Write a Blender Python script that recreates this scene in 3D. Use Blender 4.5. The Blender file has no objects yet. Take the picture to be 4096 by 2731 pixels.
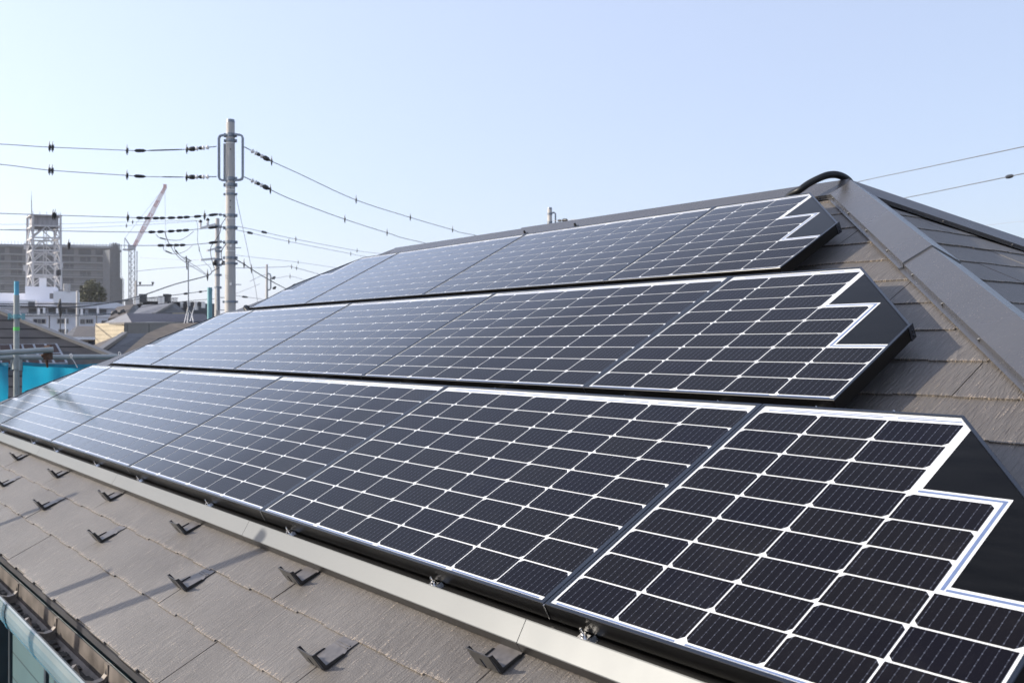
import bpy, math, random
from mathutils import Vector, Matrix

# ------------------------------------------------------------------ camera / light set-up
S = 0.17                       # metres per cell pitch (roof-plane unit "pu")
TH = math.radians(27.59)       # roof pitch
CT, ST = math.cos(TH), math.sin(TH)
Z0 = 6.5                       # height of the module plane origin above the ground
H = 0.56                       # module surface above the slates (pu)
FPX = 3800.57                  # focal length in pixels of the 4096 px wide photograph

sc = bpy.context.scene
def rp(u, v, w=0.0):
    """roof coordinates (along eave, up slope, off the slope) -> world"""
    return Vector((u*S, (v*CT - w*ST)*S, (v*ST + w*CT)*S + Z0))

CAM = rp(8.6167, -9.7701, 6.1877)
FW = Vector((-0.782131, 0.623102, 0.003759)).normalized()
RT = Vector((0.623107, 0.782137, 0.0)).normalized()
UP = RT.cross(FW)
cd = bpy.data.cameras.new("Camera")
cam = bpy.data.objects.new("Camera", cd)
sc.collection.objects.link(cam)
cam.matrix_world = Matrix(((RT.x, UP.x, -FW.x, CAM.x), (RT.y, UP.y, -FW.y, CAM.y), (RT.z, UP.z, -FW.z, CAM.z), (0, 0, 0, 1)))
cd.sensor_width = 36.0
cd.lens = 36.0*FPX/4096
cd.clip_start = 0.05
cd.clip_end = 6000
cd.dof.use_dof = True
cd.dof.focus_distance = 3.0
cd.dof.aperture_fstop = 9.0
sc.camera = cam

SUN = Vector((-0.475, -(0.345*CT + 0.56*ST), -0.345*ST + 0.56*CT)).normalized()   # towards the sun
world = bpy.data.worlds.new("World")
sc.world = world
world.use_nodes = True
wn = world.node_tree.nodes
sky = wn.new('ShaderNodeTexSky')
sky.sky_type = 'NISHITA'
sky.sun_disc = False
sky.sun_elevation = math.asin(SUN.z)
sky.sun_rotation = math.atan2(SUN.x, SUN.y)
sky.altitude = 50
sky.air_density = 1.0
sky.dust_density = 2.2
sky.ozone_density = 1.6
bgn = wn['Background']
bgn.inputs['Strength'].default_value = 0.0825
# thin bright haze veil over the clear sky
veil = wn.new('ShaderNodeMix')
veil.data_type = 'RGBA'
veil.blend_type = 'ADD'
veil.inputs[0].default_value = 1.0
wtc = wn.new('ShaderNodeTexCoord')
wdot = wn.new('ShaderNodeVectorMath')
wdot.operation = 'DOT_PRODUCT'
wdot.inputs[1].default_value = SUN
world.node_tree.links.new(wtc.outputs['Generated'], wdot.inputs[0])
wglow = wn.new('ShaderNodeMath')               # brighter on the sun's side of the sky
wglow.operation = 'MULTIPLY_ADD'
wglow.inputs[1].default_value = 0.36
wglow.inputs[2].default_value = 0.92
world.node_tree.links.new(wdot.outputs['Value'], wglow.inputs[0])
wsc = wn.new('ShaderNodeVectorMath')
wsc.operation = 'SCALE'
wsc.inputs[0].default_value = (3.9, 4.32, 5.75)
world.node_tree.links.new(wglow.outputs[0], wsc.inputs['Scale'])
world.node_tree.links.new(wsc.outputs[0], veil.inputs[7])
world.node_tree.links.new(sky.outputs[0], veil.inputs[6])
world.node_tree.links.new(veil.outputs[2], bgn.inputs['Color'])
sd = bpy.data.lights.new("Sun", 'SUN')
sd.energy = 4.1
sd.angle = math.radians(0.5)
sd.color = (1.0, 0.915, 0.785)
sun = bpy.data.objects.new("Sun", sd)
sc.collection.objects.link(sun)
sun.rotation_euler = SUN.to_track_quat('Z', 'Y').to_euler()
sun.location = (-20, -20, 30)
sc.view_settings.view_transform = 'Standard'
sc.view_settings.look = 'None'
sc.view_settings.exposure = 0.5
sc.view_settings.gamma = 1.0
sc.view_settings.use_curve_mapping = False
sc.cycles.max_bounces = 6

rng = random.Random(7)

def at(px, py, d):
    """a point seen at photograph pixel (px,py), d metres ahead of the camera"""
    return CAM + FW*d + RT*((px - 2048)/FPX*d) - UP*((py - 1365.5)/FPX*d)

# ------------------------------------------------------------------ materials
def mat(name):
    m = bpy.data.materials.new(name)
    m.use_nodes = True
    nt = m.node_tree
    return m, nt, nt.nodes['Principled BSDF']

def N(nt, typ, **kw):
    n = nt.nodes.new(typ)
    for k, v in kw.items():
        setattr(n, k, v)
    return n

def L(nt, a, b):
    nt.links.new(a, b)

def math_node(nt, op, a, b=None, c=None):
    n = nt.nodes.new('ShaderNodeMath')
    n.operation = op
    for i, x in enumerate((a, b, c)):
        if x is None:
            continue
        if isinstance(x, (int, float)):
            n.inputs[i].default_value = x
        else:
            nt.links.new(x, n.inputs[i])
    return n.outputs[0]

def plain(name, col, rough=0.5, metal=0.0, var=0.12, scale=6.0, bump=0.0, spec=0.5, coat=0.0, coords='Object', stretch=(1, 1, 1)):
    """a simple material with a little mottling (and bump) so that nothing is perfectly flat"""
    m, nt, b = mat(name)
    b.inputs['Roughness'].default_value = rough
    b.inputs['Metallic'].default_value = metal
    b.inputs['Specular IOR Level'].default_value = spec
    b.inputs['Coat Weight'].default_value = coat
    b.inputs['Coat Roughness'].default_value = 0.06
    tc = N(nt, 'ShaderNodeTexCoord')
    mp = N(nt, 'ShaderNodeMapping')
    mp.inputs['Scale'].default_value = stretch
    L(nt, tc.outputs[coords], mp.inputs['Vector'])
    no = N(nt, 'ShaderNodeTexNoise')
    no.inputs['Scale'].default_value = scale
    no.inputs['Detail'].default_value = 5
    L(nt, mp.outputs[0], no.inputs['Vector'])
    cr = N(nt, 'ShaderNodeValToRGB')
    cr.color_ramp.elements[0].position = 0.3
    cr.color_ramp.elements[1].position = 0.7
    cr.color_ramp.elements[0].color = tuple(c*(1 - var) for c in col) + (1,)
    cr.color_ramp.elements[1].color = tuple(min(1, c*(1 + var)) for c in col) + (1,)
    L(nt, no.outputs['Fac'], cr.inputs['Fac'])
    L(nt, cr.outputs['Color'], b.inputs['Base Color'])
    rr = math_node(nt, 'MULTIPLY_ADD', no.outputs['Fac'], rough*0.4, rough*0.8)
    L(nt, rr, b.inputs['Roughness'])
    if bump:
        bp = N(nt, 'ShaderNodeBump')
        bp.inputs['Strength'].default_value = bump
        bp.inputs['Distance'].default_value = 0.01
        L(nt, no.outputs['Fac'], bp.inputs['Height'])
        L(nt, bp.outputs[0], b.inputs['Normal'])
    return m

# slates: painted dark cement boards with a combed grain running up the slope
def slate_material(name, c0, c1, worn, rough=0.42):
    m, nt, b = mat(name)
    uv = N(nt, 'ShaderNodeUVMap')
    mp = N(nt, 'ShaderNodeMapping')
    mp.inputs['Scale'].default_value = (150, 16, 1)
    L(nt, uv.outputs[0], mp.inputs['Vector'])
    g = N(nt, 'ShaderNodeTexNoise')
    g.inputs['Scale'].default_value = 1.0
    g.inputs['Detail'].default_value = 4
    g.inputs['Distortion'].default_value = 0.7
    L(nt, mp.outputs[0], g.inputs['Vector'])
    big = N(nt, 'ShaderNodeTexNoise')
    big.inputs['Scale'].default_value = 1.7
    big.inputs['Detail'].default_value = 6
    L(nt, uv.outputs[0], big.inputs['Vector'])
    fine = N(nt, 'ShaderNodeTexNoise')
    fine.inputs['Scale'].default_value = 260
    fine.inputs['Detail'].default_value = 2
    L(nt, uv.outputs[0], fine.inputs['Vector'])
    mx = N(nt, 'ShaderNodeMix', data_type='RGBA')
    mx.inputs[6].default_value = c0 + (1,)
    mx.inputs[7].default_value = c1 + (1,)
    f = math_node(nt, 'MULTIPLY_ADD', big.outputs['Fac'], 2.6, -0.8)
    f2 = math_node(nt, 'MULTIPLY_ADD', g.outputs['Fac'], 1.15, -0.575)
    f = math_node(nt, 'ADD', f, f2)
    nt.nodes[-1].use_clamp = True
    L(nt, f, mx.inputs[0])
    # worn specks on the raised grain and along each lower edge (colour attribute, 1 at the edge)
    at_ = N(nt, 'ShaderNodeVertexColor', layer_name='edge')
    sp = math_node(nt, 'MULTIPLY', fine.outputs['Fac'], g.outputs['Fac'])
    thr = math_node(nt, 'MULTIPLY_ADD', at_.outputs['Color'], -0.12, 0.365)
    sm = math_node(nt, 'SUBTRACT', sp, thr)
    sm = math_node(nt, 'MULTIPLY', sm, 14.0)
    nt.nodes[-1].use_clamp = True
    mw = N(nt, 'ShaderNodeMix', data_type='RGBA')
    mw.inputs[7].default_value = worn + (1,)
    L(nt, mx.outputs[2], mw.inputs[6])
    L(nt, sm, mw.inputs[0])
    L(nt, mw.outputs[2], b.inputs['Base Color'])
    b.inputs['Specular IOR Level'].default_value = 0.9
    rr = math_node(nt, 'MULTIPLY_ADD', big.outputs['Fac'], 0.25, rough - 0.12)
    L(nt, rr, b.inputs['Roughness'])
    bp = N(nt, 'ShaderNodeBump')
    bp.inputs['Strength'].default_value = 1.0
    bp.inputs['Distance'].default_value = 0.006
    hh = math_node(nt, 'MULTIPLY_ADD', fine.outputs['Fac'], 0.3, g.outputs['Fac'])
    L(nt, hh, bp.inputs['Height'])
    L(nt, bp.outputs[0], b.inputs['Normal'])
    return m

def speckled_metal(name, col, speck, rough=0.38):
    m, nt, b = mat(name)
    tc = N(nt, 'ShaderNodeTexCoord')
    v = N(nt, 'ShaderNodeTexNoise')
    v.inputs['Scale'].default_value = 230
    v.inputs['Detail'].default_value = 2
    L(nt, tc.outputs['Object'], v.inputs['Vector'])
    n2 = N(nt, 'ShaderNodeTexNoise')
    n2.inputs['Scale'].default_value = 3.5
    n2.inputs['Detail'].default_value = 5
    L(nt, tc.outputs['Object'], n2.inputs['Vector'])
    s = math_node(nt, 'MULTIPLY_ADD', v.outputs['Fac'], 12.0, -7.9)
    nt.nodes[-1].use_clamp = True
    base = N(nt, 'ShaderNodeMix', data_type='RGBA')
    base.inputs[6].default_value = tuple(c*0.8 for c in col) + (1,)
    base.inputs[7].default_value = tuple(c*1.2 for c in col) + (1,)
    L(nt, n2.outputs['Fac'], base.inputs[0])
    mx = N(nt, 'ShaderNodeMix', data_type='RGBA')
    L(nt, s, mx.inputs[0])
    L(nt, base.outputs[2], mx.inputs[6])
    mx.inputs[7].default_value = speck + (1,)
    L(nt, mx.outputs[2], b.inputs['Base Color'])
    b.inputs['Specular IOR Level'].default_value = 0.75
    rr = math_node(nt, 'MULTIPLY_ADD', n2.outputs['Fac'], 0.22, rough - 0.1)
    L(nt, rr, b.inputs['Roughness'])
    bp = N(nt, 'ShaderNodeBump')
    bp.inputs['Strength'].default_value = 0.25
    bp.inputs['Distance'].default_value = 0.02
    L(nt, n2.outputs['Fac'], bp.inputs['Height'])
    L(nt, bp.outputs[0], b.inputs['Normal'])
    return m

def cell_material():
    m, nt, b = mat('solar_cell')
    uv = N(nt, 'ShaderNodeUVMap')
    sx = N(nt, 'ShaderNodeSeparateXYZ')
    L(nt, uv.outputs[0], sx.inputs[0])
    def line(coord, n, half):
        f = math_node(nt, 'MULTIPLY', coord, float(n))
        f = math_node(nt, 'FRACT', f)
        f = math_node(nt, 'SUBTRACT', f, 0.5)
        f = math_node(nt, 'ABSOLUTE', f)
        return math_node(nt, 'LESS_THAN', f, half)
    bus = line(sx.outputs[0], 9, 0.019)
    padx = line(sx.outputs[0], 9, 0.06)
    pady = line(sx.outputs[1], 6, 0.07)
    pad = math_node(nt, 'MULTIPLY', padx, pady)
    mask = math_node(nt, 'MAXIMUM', bus, pad)
    tint = N(nt, 'ShaderNodeVertexColor', layer_name='tint')
    tc = N(nt, 'ShaderNodeTexCoord')
    no = N(nt, 'ShaderNodeTexNoise')
    no.inputs['Scale'].default_value = 5.0
    no.inputs['Detail'].default_value = 7
    no.inputs['Roughness'].default_value = 0.65
    oi = N(nt, 'ShaderNodeObjectInfo')
    add = N(nt, 'ShaderNodeVectorMath', operation='ADD')
    L(nt, tc.outputs['Object'], add.inputs[0])
    sh = N(nt, 'ShaderNodeVectorMath', operation='SCALE')
    sh.inputs[0].default_value = (37, 17, 5)
    L(nt, oi.outputs['Random'], sh.inputs['Scale'])
    L(nt, sh.outputs[0], add.inputs[1])
    L(nt, add.outputs[0], no.inputs['Vector'])
    dust = math_node(nt, 'MULTIPLY_ADD', no.outputs['Fac'], 4.0, -2.2)
    nt.nodes[-1].use_clamp = True
    mx = N(nt, 'ShaderNodeMix', data_type='RGBA')
    mx.inputs[6].default_value = (0.0040, 0.0034, 0.0066, 1)
    mx.inputs[7].default_value = (0.0060, 0.0051, 0.0060, 1)
    L(nt, tint.outputs['Color'], mx.inputs[0])
    md = N(nt, 'ShaderNodeMix', data_type='RGBA')
    md.inputs[7].default_value = (0.10, 0.095, 0.088, 1)
    d2 = math_node(nt, 'MULTIPLY', dust, 0.07)
    L(nt, d2, md.inputs[0])
    L(nt, mx.outputs[2], md.inputs[6])
    mb = N(nt, 'ShaderNodeMix', data_type='RGBA')
    mb.inputs[7].default_value = (0.29, 0.32, 0.42, 1)
    mk = math_node(nt, 'MULTIPLY_ADD', pad, 0.22, math_node(nt, 'MULTIPLY', bus, 0.20))
    L(nt, mk, mb.inputs[0])
    L(nt, md.outputs[2], mb.inputs[6])
    L(nt, mb.outputs[2], b.inputs['Base Color'])
    r = math_node(nt, 'MULTIPLY_ADD', no.outputs['Fac'], 0.08, 0.10)
    L(nt, r, b.inputs['Roughness'])
    b.inputs['Specular IOR Level'].default_value = 0.09
    # anti-reflection glass: little at steep angles, full glass reflection towards grazing
    lw = N(nt, 'ShaderNodeLayerWeight')
    lw.inputs['Blend'].default_value = 0.5
    cw = math_node(nt, 'MULTIPLY_ADD', lw.outputs['Facing'], 7.0, -5.0)
    nt.nodes[-1].use_clamp = True
    L(nt, cw, b.inputs['Coat Weight'])
    b.inputs['Coat Roughness'].default_value = 0.10
    b.inputs['Coat IOR'].default_value = 1.8
    return m

def siding_material(name, col, pitch=0.16, horizontal=True, rough=0.6):
    m, nt, b = mat(name)
    tc = N(nt, 'ShaderNodeTexCoord')
    sx = N(nt, 'ShaderNodeSeparateXYZ')
    L(nt, tc.outputs['Object'], sx.inputs[0])
    no = N(nt, 'ShaderNodeTexNoise')
    no.inputs['Scale'].default_value = 3
    L(nt, tc.outputs['Object'], no.inputs['Vector'])
    if horizontal:
        c = sx.outputs[2]
    else:
        c = math_node(nt, 'ADD', sx.outputs[0], sx.outputs[1])
    f = math_node(nt, 'FRACT', math_node(nt, 'DIVIDE', c, pitch))
    g = math_node(nt, 'LESS_THAN', f, 0.07)
    mx = N(nt, 'ShaderNodeMix', data_type='RGBA')
    mx.inputs[6].default_value = col + (1,)
    mx.inputs[7].default_value = tuple(x*0.45 for x in col) + (1,)
    L(nt, g, mx.inputs[0])
    m2 = N(nt, 'ShaderNodeMix', data_type='RGBA', blend_type='MULTIPLY')
    m2.inputs[0].default_value = 0.35
    L(nt, mx.outputs[2], m2.inputs[6])
    L(nt, no.outputs['Fac'], m2.inputs[7])
    L(nt, m2.outputs[2], b.inputs['Base Color'])
    b.inputs['Roughness'].default_value = rough
    bp = N(nt, 'ShaderNodeBump')
    bp.inputs['Strength'].default_value = 0.6
    bp.inputs['Distance'].default_value = 0.01
    bp.invert = True
    L(nt, g, bp.inputs['Height'])
    L(nt, bp.outputs[0], b.inputs['Normal'])
    return m

def roof_material(name, col, pitch=0.25, rough=0.55, depth=0.02, axis=2, dark=0.5):
    """roof covering with course lines at equal heights (axis 2) or ribs along a direction"""
    m, nt, b = mat(name)
    tc = N(nt, 'ShaderNodeTexCoord')
    sx = N(nt, 'ShaderNodeSeparateXYZ')
    uvn = N(nt, 'ShaderNodeUVMap')
    L(nt, uvn.outputs[0], sx.inputs[0])
    f = math_node(nt, 'FRACT', math_node(nt, 'DIVIDE', sx.outputs[axis if axis < 2 else 1], pitch))
    g = math_node(nt, 'LESS_THAN', f, 0.16)
    no = N(nt, 'ShaderNodeTexNoise')
    no.inputs['Scale'].default_value = 4
    no.inputs['Detail'].default_value = 6
    L(nt, tc.outputs['Object'], no.inputs['Vector'])
    mx = N(nt, 'ShaderNodeMix', data_type='RGBA')
    mx.inputs[6].default_value = col + (1,)
    mx.inputs[7].default_value = tuple(x*dark for x in col) + (1,)
    L(nt, g, mx.inputs[0])
    m2 = N(nt, 'ShaderNodeMix', data_type='RGBA', blend_type='OVERLAY')
    m2.inputs[0].default_value = 0.45
    L(nt, mx.outputs[2], m2.inputs[6])
    L(nt, no.outputs['Fac'], m2.inputs[7])
    L(nt, m2.outputs[2], b.inputs['Base Color'])
    b.inputs['Roughness'].default_value = rough
    b.inputs['Specular IOR Level'].default_value = 0.12
    bp = N(nt, 'ShaderNodeBump')
    bp.inputs['Strength'].default_value = 0.7
    bp.inputs['Distance'].default_value = depth
    L(nt, f, bp.inputs['Height'])
    L(nt, bp.outputs[0], b.inputs['Normal'])
    return m

def tarp_material():
    m, nt, b = mat('cyan_sheet')
    nt.nodes.remove(b)
    out = nt.nodes['Material Output']
    tc = N(nt, 'ShaderNodeTexCoord')
    no = N(nt, 'ShaderNodeTexNoise')
    no.inputs['Scale'].default_value = 2.2
    no.inputs['Detail'].default_value = 5
    L(nt, tc.outputs['Object'], no.inputs['Vector'])
    cr = N(nt, 'ShaderNodeValToRGB')
    cr.color_ramp.elements[0].position = 0.3
    cr.color_ramp.elements[1].position = 0.75
    cr.color_ramp.elements[0].color = (0.006, 0.22, 0.37, 1)
    cr.color_ramp.elements[1].color = (0.02, 0.31, 0.46, 1)
    L(nt, no.outputs['Fac'], cr.inputs['Fac'])
    d = N(nt, 'ShaderNodeBsdfDiffuse')
    t = N(nt, 'ShaderNodeBsdfTranslucent')
    L(nt, cr.outputs[0], d.inputs[0])
    L(nt, cr.outputs[0], t.inputs[0])
    mx = N(nt, 'ShaderNodeMixShader')
    mx.inputs[0].default_value = 0.6
    L(nt, d.outputs[0], mx.inputs[1])
    L(nt, t.outputs[0], mx.inputs[2])
    g = N(nt, 'ShaderNodeBsdfGlossy')
    g.inputs['Roughness'].default_value = 0.4
    g.inputs['Color'].default_value = (0.6, 0.8, 0.9, 1)
    m2 = N(nt, 'ShaderNodeMixShader')
    m2.inputs[0].default_value = 0.05
    L(nt, mx.outputs[0], m2.inputs[1])
    L(nt, g.outputs[0], m2.inputs[2])
    L(nt, m2.outputs[0], out.inputs['Surface'])
    return m

M = {}
M['slate'] = slate_material('roof_slate', (0.074, 0.062, 0.051), (0.129, 0.117, 0.107), (0.34, 0.27, 0.20), 0.56)
M['cap'] = speckled_metal('ridge_metal', (0.056, 0.055, 0.058), (0.16, 0.14, 0.12), 0.26)
M['cell'] = cell_material()
M['frame'] = plain('black_frame', (0.009, 0.013, 0.022), 0.25, 0.0, 0.10, 3, spec=0.45)  # blue of the reflected sky is put into the top lip's colour
M['frame_side'] = plain('frame_side', (0.0035, 0.0035, 0.0038), 0.30, 0.0, 0.10, 3, spec=0.16)  # darker copy of the frame for side faces that mirror no sky
M['white_sheet'] = plain('white_backing', (0.72, 0.72, 0.70), 0.45, 0, 0.02, 30, coat=1.0)
M['filler'] = plain('black_filler', (0.0035, 0.0035, 0.0035), 0.14, 0, 0.5, 7, spec=0.09, stretch=(1, 5, 1))
M['ribbon'] = plain('silver_ribbon', (0.135, 0.185, 0.32), 0.4, 0.1, 0.10, 90)
M['black_metal'] = plain('black_metal', (0.005, 0.005, 0.005), 0.36, 0.0, 0.15, 4, spec=0.16)
M['guard'] = plain('guard_metal', (0.040, 0.038, 0.037), 0.38, 0.2, 0.3, 60)  # its dark includes the shade on flanges turned from the sun
M['guard_base'] = plain('guard_base', (0.098, 0.090, 0.088), 0.45, 0.0, 0.25, 60)  # same metal as the guard, its reflected light put into a paler colour
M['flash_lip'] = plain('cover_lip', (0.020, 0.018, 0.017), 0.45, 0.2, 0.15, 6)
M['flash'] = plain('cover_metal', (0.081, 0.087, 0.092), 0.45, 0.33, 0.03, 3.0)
M['steel'] = plain('bright_steel', (0.62, 0.62, 0.63), 0.25, 1.0, 0.15, 80)
M['rust'] = plain('rusty_clamp', (0.085, 0.04, 0.022), 0.75, 0.3, 0.5, 60, 0.5)
M['tube'] = plain('galvanised_tube', (0.30, 0.325, 0.32), 0.45, 0.25, 0.15, 9, 0.1)
M['tube_blue'] = plain('blue_tube', (0.10, 0.36, 0.50), 0.5, 0.1, 0.2, 9)
M['tube_teal'] = plain('teal_tube', (0.16, 0.33, 0.36), 0.5, 0.2, 0.2, 9)
M['green'] = plain('green_tape', (0.14, 0.62, 0.14), 0.5)
M['tarp'] = tarp_material()
M['tarp_hem'] = plain('sheet_hem', (0.018, 0.22, 0.33), 0.6, 0, 0.2, 20)
M['gutter'] = plain('gutter_front', (0.25, 0.275, 0.27), 0.22, 0.1, 0.12, 4)
M['gutter_in'] = plain('gutter_inside', (0.14, 0.12, 0.105), 0.5, 0.1, 0.45, 11)
M['debris'] = plain('gutter_dirt', (0.03, 0.027, 0.023), 0.9, 0, 0.6, 40, 0.9)
M['bracket'] = plain('dirty_bracket', (0.22, 0.19, 0.16), 0.5, 0.3, 0.35, 30)
M['house_wall'] = siding_material('house_siding', (0.10, 0.155, 0.155), 0.15)  # cyan light through the scaffold sheets is put into this teal
M['conduit'] = plain('black_conduit', (0.010, 0.011, 0.013), 0.42, 0, 0.2, 30, spec=0.3)
M['concrete'] = plain('pole_concrete', (0.44, 0.415, 0.385), 0.75, 0, 0.10, 6, 0.15, stretch=(1, 1, 0.15))
M['galv'] = plain('galvanised', (0.22, 0.245, 0.28), 0.45, 0.4, 0.18, 15)
M['porcelain'] = plain('white_porcelain', (0.80, 0.77, 0.73), 0.25, 0, 0.05)
M['rubber'] = plain('black_rubber', (0.014, 0.014, 0.016), 0.45, 0, 0.2)
M['wire'] = plain('wire_grey', (0.34, 0.33, 0.345), 0.5, 0.1, 0.1)
M['wire_mid'] = plain('wire_mid', (0.11, 0.105, 0.10), 0.5, 0, 0.1)
M['wire_dark'] = plain('wire_black', (0.03, 0.03, 0.032), 0.5, 0, 0.1)
M['conc_wall'] = plain('grey_concrete', (0.135, 0.135, 0.14), 0.85, 0, 0.10, 0.15)
M['conc_band'] = plain('pale_band', (0.25, 0.25, 0.26), 0.8, 0, 0.08, 0.3)
M['glass_dark'] = plain('dark_glass', (0.030, 0.035, 0.052), 0.4, 0, 0.25, 0.4, spec=0.2)
M['glass_pale'] = plain('curtained_glass', (0.10, 0.105, 0.115), 0.5, 0, 0.25, 0.6)
M['net'] = plain('scaffold_net', (0.10, 0.108, 0.122), 0.8, 0, 0.2, 0.8)
M['white_paint'] = plain('white_paint', (0.84, 0.82, 0.82), 0.6, 0, 0.05, 1.5)
M['offwhite'] = plain('offwhite_wall', (0.74, 0.74, 0.78), 0.7, 0, 0.05, 0.6)
M['tower'] = plain('tower_paint', (0.50, 0.485, 0.48), 0.55, 0.05, 0.12, 2.5)
M['tank'] = plain('tank_panel', (0.30, 0.29, 0.30), 0.6, 0.1, 0.25, 2.0, stretch=(3, 3, 0.3))
M['crane_red'] = plain('crane_red', (0.55, 0.29, 0.27), 0.6)  # paled towards pink: distance haze is put into the boom colours
M['crane_white'] = plain('crane_white', (0.78, 0.66, 0.65), 0.6)
M['crane_grey'] = plain('crane_grey', (0.30, 0.31, 0.33), 0.6)
M['leaf'] = plain('leaf_olive', (0.06, 0.062, 0.022), 0.6, 0, 0.45, 2.0)
M['bark'] = plain('bark', (0.09, 0.07, 0.05), 0.9)
M['roof_brown'] = roof_material('roof_brown', (0.12, 0.10, 0.082), 0.30, 0.5, 0.012, dark=0.8)
M['roof_grey'] = roof_material('roof_grey', (0.09, 0.085, 0.085), 0.28, 0.5, 0.02)
M['roof_dark'] = roof_material('roof_dark', (0.05, 0.05, 0.056), 0.50, 0.4, 0.03)
M['roof_wave'] = roof_material('roof_wave', (0.078, 0.073, 0.072), 0.30, 0.6, 0.03, dark=0.18)
M['roof_rib'] = roof_material('roof_rib', (0.045, 0.046, 0.062), 0.45, 0.6, 0.05, axis=0, dark=1.7)
M['roof_pale'] = roof_material('roof_pale', (0.20, 0.19, 0.19), 0.40, 0.4, 0.04, axis=0, dark=0.72)
M['roof_tan'] = roof_material('roof_tan', (0.155, 0.13, 0.105), 0.22, 0.7, 0.008, dark=0.9)
M['trim'] = plain('roof_trim', (0.15, 0.14, 0.13), 0.5, 0.1, 0.1)
M['cream'] = siding_material('cream_wall', (0.55, 0.46, 0.32), 0.12)
M['grey_board'] = siding_material('grey_board', (0.22, 0.205, 0.185), 0.91, False)
M['beige'] = plain('beige_wall', (0.36, 0.33, 0.30), 0.8, 0, 0.06, 1.0)
M['asphalt'] = plain('asphalt', (0.055, 0.055, 0.055), 0.9, 0, 0.2, 0.5, 0.2)
M['dark_trim'] = plain('dark_trim', (0.05, 0.05, 0.055), 0.5, 0.2, 0.2)

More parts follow.
